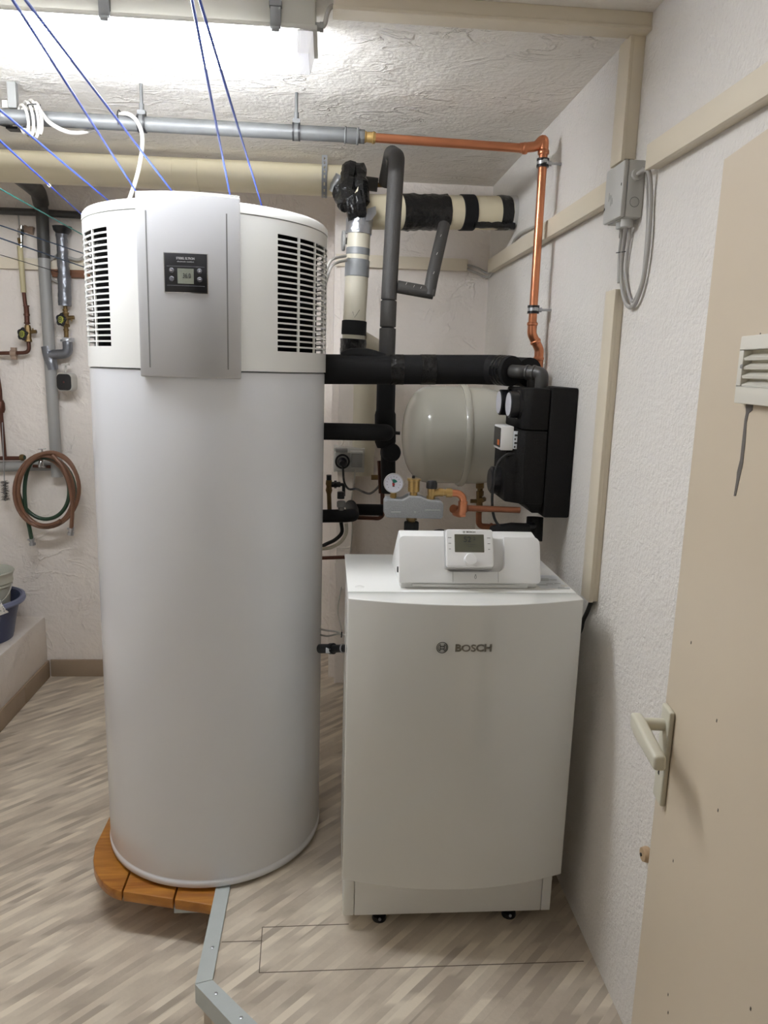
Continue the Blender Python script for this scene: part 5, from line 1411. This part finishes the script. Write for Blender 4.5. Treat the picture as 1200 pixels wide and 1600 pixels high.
for q, q2 in ((P(49.5, 842, Y=3.77), P(51, 852, Y=3.77)), (P(111.5, 825, Y=3.74), P(110, 836, Y=3.74))):
    dq = q2 - q
    cpn = MB().tube([q, q + dq * 0.35, q + dq * 0.36, q + dq * 0.6, q + dq * 0.61, q2], [0.0125, 0.0125, 0.010, 0.010, 0.015, 0.015], 14).build('hose_coupling', K['brassold'] if q.x > -1.2 else K['steel'], hs, sharp=30)
    MB().tube([q + Vector((-0.02, 0, -0.004)), q + Vector((0.012, 0, 0.002))], 0.0045, 8).build('clip_screw', K['steel'], cpn)

br = thing('bottle_brush', 'black bottle brush with twisted wire handle hanging at far left', 'brush', P(7.5, 782, Y=3.83))
MB().tube([P(3.5, 660, Y=3.83), P(6.5, 745, Y=3.83), P(8, 783, Y=3.83)], 0.0028, 8).build('wire_handle', K['steel'], br)
bs = MB()
q0, q1 = P(7, 752, Y=3.83), P(8.5, 782, Y=3.83)
for k in range(420):
    t = random.random(); a_ = random.uniform(0, 2 * PI); r_ = random.uniform(0.016, 0.024)
    c = q0.lerp(q1, t)
    e_ = c + Vector((math.cos(a_) * r_, math.sin(a_) * r_, random.uniform(-0.004, 0.004)))
    n_ = Vector((-math.sin(a_), math.cos(a_), 0)) * 0.0008
    bs.add([c - n_, c + n_, e_], [(0, 1, 2)])
bs.build('bristles', K['bristle'], br, kind='stuff', solid=0.0006)

# bucket, tub and cloth on the ledge
LZ = 0.341
tubc = Vector((P(36, 935, Y=3.60).x - 0.205, 3.58, LZ))
tub = MB().lathe([(0.14, 0.0), (0.145, 0.002), (0.165, 0.10), (0.185, 0.185), (0.195, 0.187), (0.207, 0.183), (0.211, 0.192), (0.208, 0.206), (0.196, 0.209), (0.187, 0.205), (0.175, 0.15), (0.150, 0.02), (0.0, 0.015)], tubc, seg=64).build('wash_tub', K['tub'],
    label='round blue plastic tub on the white ledge at left', cat='tub', sharp=40)
MB().lathe([(0.196, 0.188), (0.2085, 0.1845), (0.2125, 0.193), (0.2095, 0.2075), (0.197, 0.2105)], tubc, seg=64, close=True).build('tub_rim', K['tubrim'], tub)
bkc = tubc + Vector((0.045, 0.0, 0.020))
bk = MB().lathe([(0.09, 0.0), (0.105, 0.225), (0.108, 0.245), (0.116, 0.251), (0.113, 0.261), (0.120, 0.269), (0.117, 0.291), (0.122, 0.307), (0.127, 0.317), (0.122, 0.323), (0.114, 0.313), (0.104, 0.245), (0.088, 0.02), (0.0, 0.015)], bkc, seg=56).build('bucket', K['bucket'],
    label='grey plastic bucket standing inside the blue tub', cat='bucket', sharp=40)
hd = [bkc + Vector((0.121 * math.cos(a_), -0.121 * math.sin(a_), 0.260 - 0.10 * max(0.0, math.sin(a_)) ** 0.7)) for a_ in [PI * k / 24 for k in range(25)]]
MB().tube(hd, 0.0022, 6).build('bucket_handle', K['cablewhite'], bk)
gc = MB()
gcv = [bkc + Vector((0.05 * i / 3 - 0.0, 0.05 * j / 3, 0.275 + 0.018 * noise.noise(Vector((i * 0.7, j * 0.7, 3.1))))) for i in range(-6, 7) for j in range(-6, 7)]
gc.add(gcv, [(i * 13 + j, i * 13 + j + 1, (i + 1) * 13 + j + 1, (i + 1) * 13 + j) for i in range(12) for j in range(12) if math.hypot(i - 5.5, j - 5.5) < 5.6])
gc.build('green_cloth', K['greencloth'], label='crumpled green cloth inside the grey bucket', cat='cloth', solid=0.004)
ca_, cb_, cc_, cd_ = P(-14, 925, Y=3.345), P(0, 935, Y=3.345), P(13, 957, Y=3.34), P(-12, 966, Y=3.34)
cl = MB(); N_ = 14
vv = []
for i in range(N_ + 1):
    for j in range(N_ + 1):
        u, v = i / N_, j / N_
        p = (ca_ * (1 - u) + cb_ * u) * (1 - v) + (cd_ * (1 - u) + cc_ * u) * v
        vv.append(p + Vector((0, 0.008 * noise.noise(Vector((u * 4, v * 4, 0.3))) - 0.012 * math.sin(v * PI), 0)))
cl.add(vv, [(i * (N_ + 1) + j, i * (N_ + 1) + j + 1, (i + 1) * (N_ + 1) + j + 1, (i + 1) * (N_ + 1) + j) for i in range(N_) for j in range(N_)])
cl.build('floor_cloth', K['cloth'], label='grey patterned cloth hung over the rim of the blue tub', cat='cloth', solid=0.004)

# ------------------------------------------------------------------ washing lines
def cord(pa, pb, km, lab, knot=None, r=0.0024, Zc=2.19):
    a, b = P(*pa, Z=Zc), P(*pb, Z=Zc)
    d = b - a
    s, e = a + d * ((YF - a.y) / d.y), a + d * ((YB - a.y) / d.y)
    t = thing('washing_line', lab, 'cord', (s + e) / 2, 'washing lines')
    MB().tube([s, a, b, e], r, 8).build('cord', K[km], t)
    for q, yy in ((s, 1), (e, -1)):
        MB().tube(spline([q + Vector((0, 0, 0.0)), q + Vector((0, 0.02 * yy, 0)), q + Vector((0, 0.028 * yy, 0.010)), q + Vector((0, 0.018 * yy, 0.016))], 4), 0.002, 6).build('hook', K['steel'], t)
    if knot:
        q = P(*knot, Z=Zc)
        MB().lathe([(0.0, -0.006), (0.005, -0.004), (0.005, 0.004), (0.0, 0.006)], q, d, seg=10).build('knot', K['cablewhite'], t)


cord((20, 0), (215, 303), 'blue', 'blue line crossing the lamp to the left edge of the silver panel')
cord((40, 0), (272, 303), 'blue', 'blue line crossing the lamp to the middle of the silver panel top')
cord((300, 0), (360, 308), 'blue', 'blue line dropping to the right end of the silver panel top')
cord((312, 0), (408, 318), 'blue', 'rightmost blue line, reaching the tank right of the silver panel')
cord((0, 172), (165, 310), 'blue', 'blue line passing just below the white cable coil to the tank')
cord((0, 220), (125, 333), 'blue', 'blue line with a white knot, reaching the left edge of the tank', (77, 290))
cord((0, 295), (131, 368), 'teal', 'teal line slanting across the top of the downpipe')
cord((0, 352), (133, 397), 'navy', 'dark blue line, upper of the three dark lines before the left wall', r=0.0024, Zc=2.165)
cord((0, 372), (133, 418), 'navy', 'dark blue line, middle of the three dark lines before the left wall', r=0.0028, Zc=2.115)
cord((0, 398), (90, 425), 'darkcord', 'thin black line, lowest of the three dark lines before the left wall', r=0.0016, Zc=2.10)

# ------------------------------------------------------------------ door at right
dr = thing('door_1', 'open beige door', 'door', (0.54, 1.06, 0.0), kind='structure')
del dr['label']; del dr['category']
da = math.radians(7.6)
dvec = Vector((-math.sin(da), -math.cos(da), 0))           # from lock edge towards the hinges
dnrm = Vector((-math.cos(da), math.sin(da), 0))            # visible face, towards the room
E0 = P(1058, 925, Y=1.062)
DE = Vector((E0.x, E0.y, 0.0))
DM = frame(DE, dvec, (0, 0, 1))                            # x along the leaf, y up, z = dvec x up
if (DM.to_3x3() @ Vector((0, 0, 1))).dot(dnrm) < 0: sgn = -1
else: sgn = 1
DW, DH = 0.86, 1.985
MB().prism([(0, 0.006, 0), (DW, 0.006, 0), (DW, DH, 0), (0, DH, 0)], (0, 0, -sgn * 0.04), DM).build('door_leaf', K['door'], dr, bevel=0.002)


def onDoor(px, py, d=0.0):
    """point on the door's visible face under a pixel"""
    r_ = RC @ Vector(((px - 600) / FPX, 1.0, (800 - py) / FPX))
    t = (DE - Vector((0, 0, CAM_Z))).dot(dnrm) / r_.dot(dnrm)
    q = Vector((0, 0, CAM_Z)) + r_ * t
    return Vector(((q - DE).dot(dvec), q.z, sgn * d))


hp = onDoor(1041, 1180)
px0, pz0, pz1 = 0.030, onDoor(1037, 1256).y, onDoor(1050, 1106).y
MB().prism([(px0 - 0.018, pz0, 0), (px0 + 0.020, pz0, 0), (px0 + 0.020, pz1, 0), (px0 - 0.018, pz1, 0)], (0, 0, sgn * 0.009), DM).build('handle_plate', K['handle'], dr, bevel=0.003, seg=3)
hz = onDoor(1050, 1138).y
hx = px0
lv = MB().tube([DM @ Vector((hx, hz, sgn * 0.006)), DM @ Vector((hx, hz, sgn * 0.045))], 0.0095, 18)
lv.build('handle_neck', K['handle'], dr)
lo = [(hx - 0.013, hz + 0.013), (hx + 0.012, hz + 0.014), (hx + 0.115, hz + 0.007), (hx + 0.118, hz - 0.014), (hx + 0.02, hz - 0.015), (hx - 0.011, hz - 0.010)]
MB().prism([(x, y, sgn * 0.040) for x, y in lo], (0, 0, sgn * 0.018), DM).build('handle_lever', K['handle'], dr, bevel=0.005, seg=3)
MB().prism([(px0 - 0.003, pz0 + 0.044, sgn * 0.0085), (px0 + 0.003, pz0 + 0.044, sgn * 0.0085), (px0 + 0.003, pz0 + 0.064, sgn * 0.0085), (px0 - 0.003, pz0 + 0.064, sgn * 0.0085)], (0, 0, sgn * 0.001), DM).build('keyhole', K['ink'], dr)
# louvred vent in the door
g0, g1 = onDoor(1172, 526), onDoor(1163, 630)
gx0, gz0, gz1 = (g0.x + g1.x) / 2, g1.y, g0.y
gw = 0.235
fr_ = 0.016
fm_ = MB()
for a, b in (((gx0, gz0), (gx0 + gw, gz0 + 0.021)), ((gx0, gz1 - 0.017), (gx0 + gw, gz1)), ((gx0, gz0 + 0.021), (gx0 + fr_ * 0.8, gz1 - 0.017)), ((gx0 + gw - fr_, gz0 + 0.021), (gx0 + gw, gz1 - 0.017))):
    fm_.prism([(a[0], a[1], 0), (b[0], a[1], 0), (b[0], b[1], 0), (a[0], b[1], 0)], (0, 0, sgn * 0.012), DM)
vg = fm_.build('vent_grille', K['doorgrille'], dr, bevel=0.0015)
hgt = (gz1 - 0.017) - (gz0 + 0.021)
for k in range(5):
    z = gz0 + 0.021 + hgt * k / 4
    if 0 < k < 4:
        MB().prism([(gx0 + 0.012, z - 0.0015, sgn * 0.010), (gx0 + 0.012, z + 0.0015, sgn * 0.011), (gx0 + 0.012, z + hgt / 4 * 0.7, 0.0), (gx0 + 0.012, z + hgt / 4 * 0.7 - 0.003, 0.0)], (gw - 0.026, 0, 0), DM).build('slat', K['doorgrille'], vg)
MB().prism([(gx0 + 0.012, gz0 + 0.020, sgn * 0.010), (gx0 + 0.012, gz0 + 0.023, sgn * 0.010), (gx0 + 0.012, gz0 + 0.021 + hgt / 4 * 0.7, 0), (gx0 + 0.012, gz0 + 0.018 + hgt / 4 * 0.7, 0)], (gw - 0.026, 0, 0), DM).build('slat', K['doorgrille'], vg)
MB().prism([(gx0 + 0.01, gz0 + 0.015, sgn * 0.0003), (gx0 + gw - 0.01, gz0 + 0.015, sgn * 0.0003), (gx0 + gw - 0.01, gz1 - 0.012, sgn * 0.0003), (gx0 + 0.01, gz1 - 0.012, sgn * 0.0003)], (0, 0, sgn * 0.0007), DM).build('vent_backing', K['handle'], vg)
sq = DM @ Vector((gx0 + 0.0125, (gz0 + gz1) / 2 + 0.004, sgn * 0.012))
MB().lathe([(0.003, 0), (0.002, 0.0015)], sq, dnrm, seg=12).build('vent_screw', K['steel'], vg)
# chipped paint streak below the vent
strk = [(1166, 631), (1177, 632), (1176, 641), (1170, 646), (1167, 660), (1165, 690), (1161, 725), (1155, 752), (1150, 775), (1147, 775), (1151, 750), (1152, 738), (1157, 718), (1160, 690), (1164, 655), (1166, 645)]
MB().prism([tuple(Vector(onDoor(*p))) for p in strk], (0, 0, sgn * 0.0006), DM).build('paint_chip', K['chip'], dr)
for px, py in ((1120, 1126), (1044, 1554), (1044, 1582), (1173, 1576), (1122, 1266), (1080, 1004), (1188, 523), (1052, 1345)):
    q = onDoor(px, py)
    MB().prism([(q.x - 0.0012, q.y - 0.002, 0), (q.x + 0.001, q.y - 0.0022, 0), (q.x + 0.0014, q.y + 0.0018, 0), (q.x - 0.0006, q.y + 0.0024, 0)], (0, 0, sgn * 0.0005), DM).build('paint_nick', K['chip'], dr)

# small wooden peg block on the wall by the door edge
q = P(1006, 1335, X=0.725)
pgk = thing('wall_peg', 'small wooden peg block low on right wall beside the door edge', 'peg', q)
MB().lathe([(0.016, 0), (0.018, 0.006), (0.015, 0.016), (0.006, 0.018)], Vector((XW, q.y, q.z)), (-1, 0, 0), seg=20).build('peg_body', K['peg'], pgk)
MB().lathe([(0.004, 0.0), (0.004, 0.002)], Vector((XW - 0.018, q.y, q.z)), (-1, 0, 0), seg=12).build('peg_screw', K['ink'], pgk)

for o in bpy.data.objects:
    if '_o' in o: del o['_o']
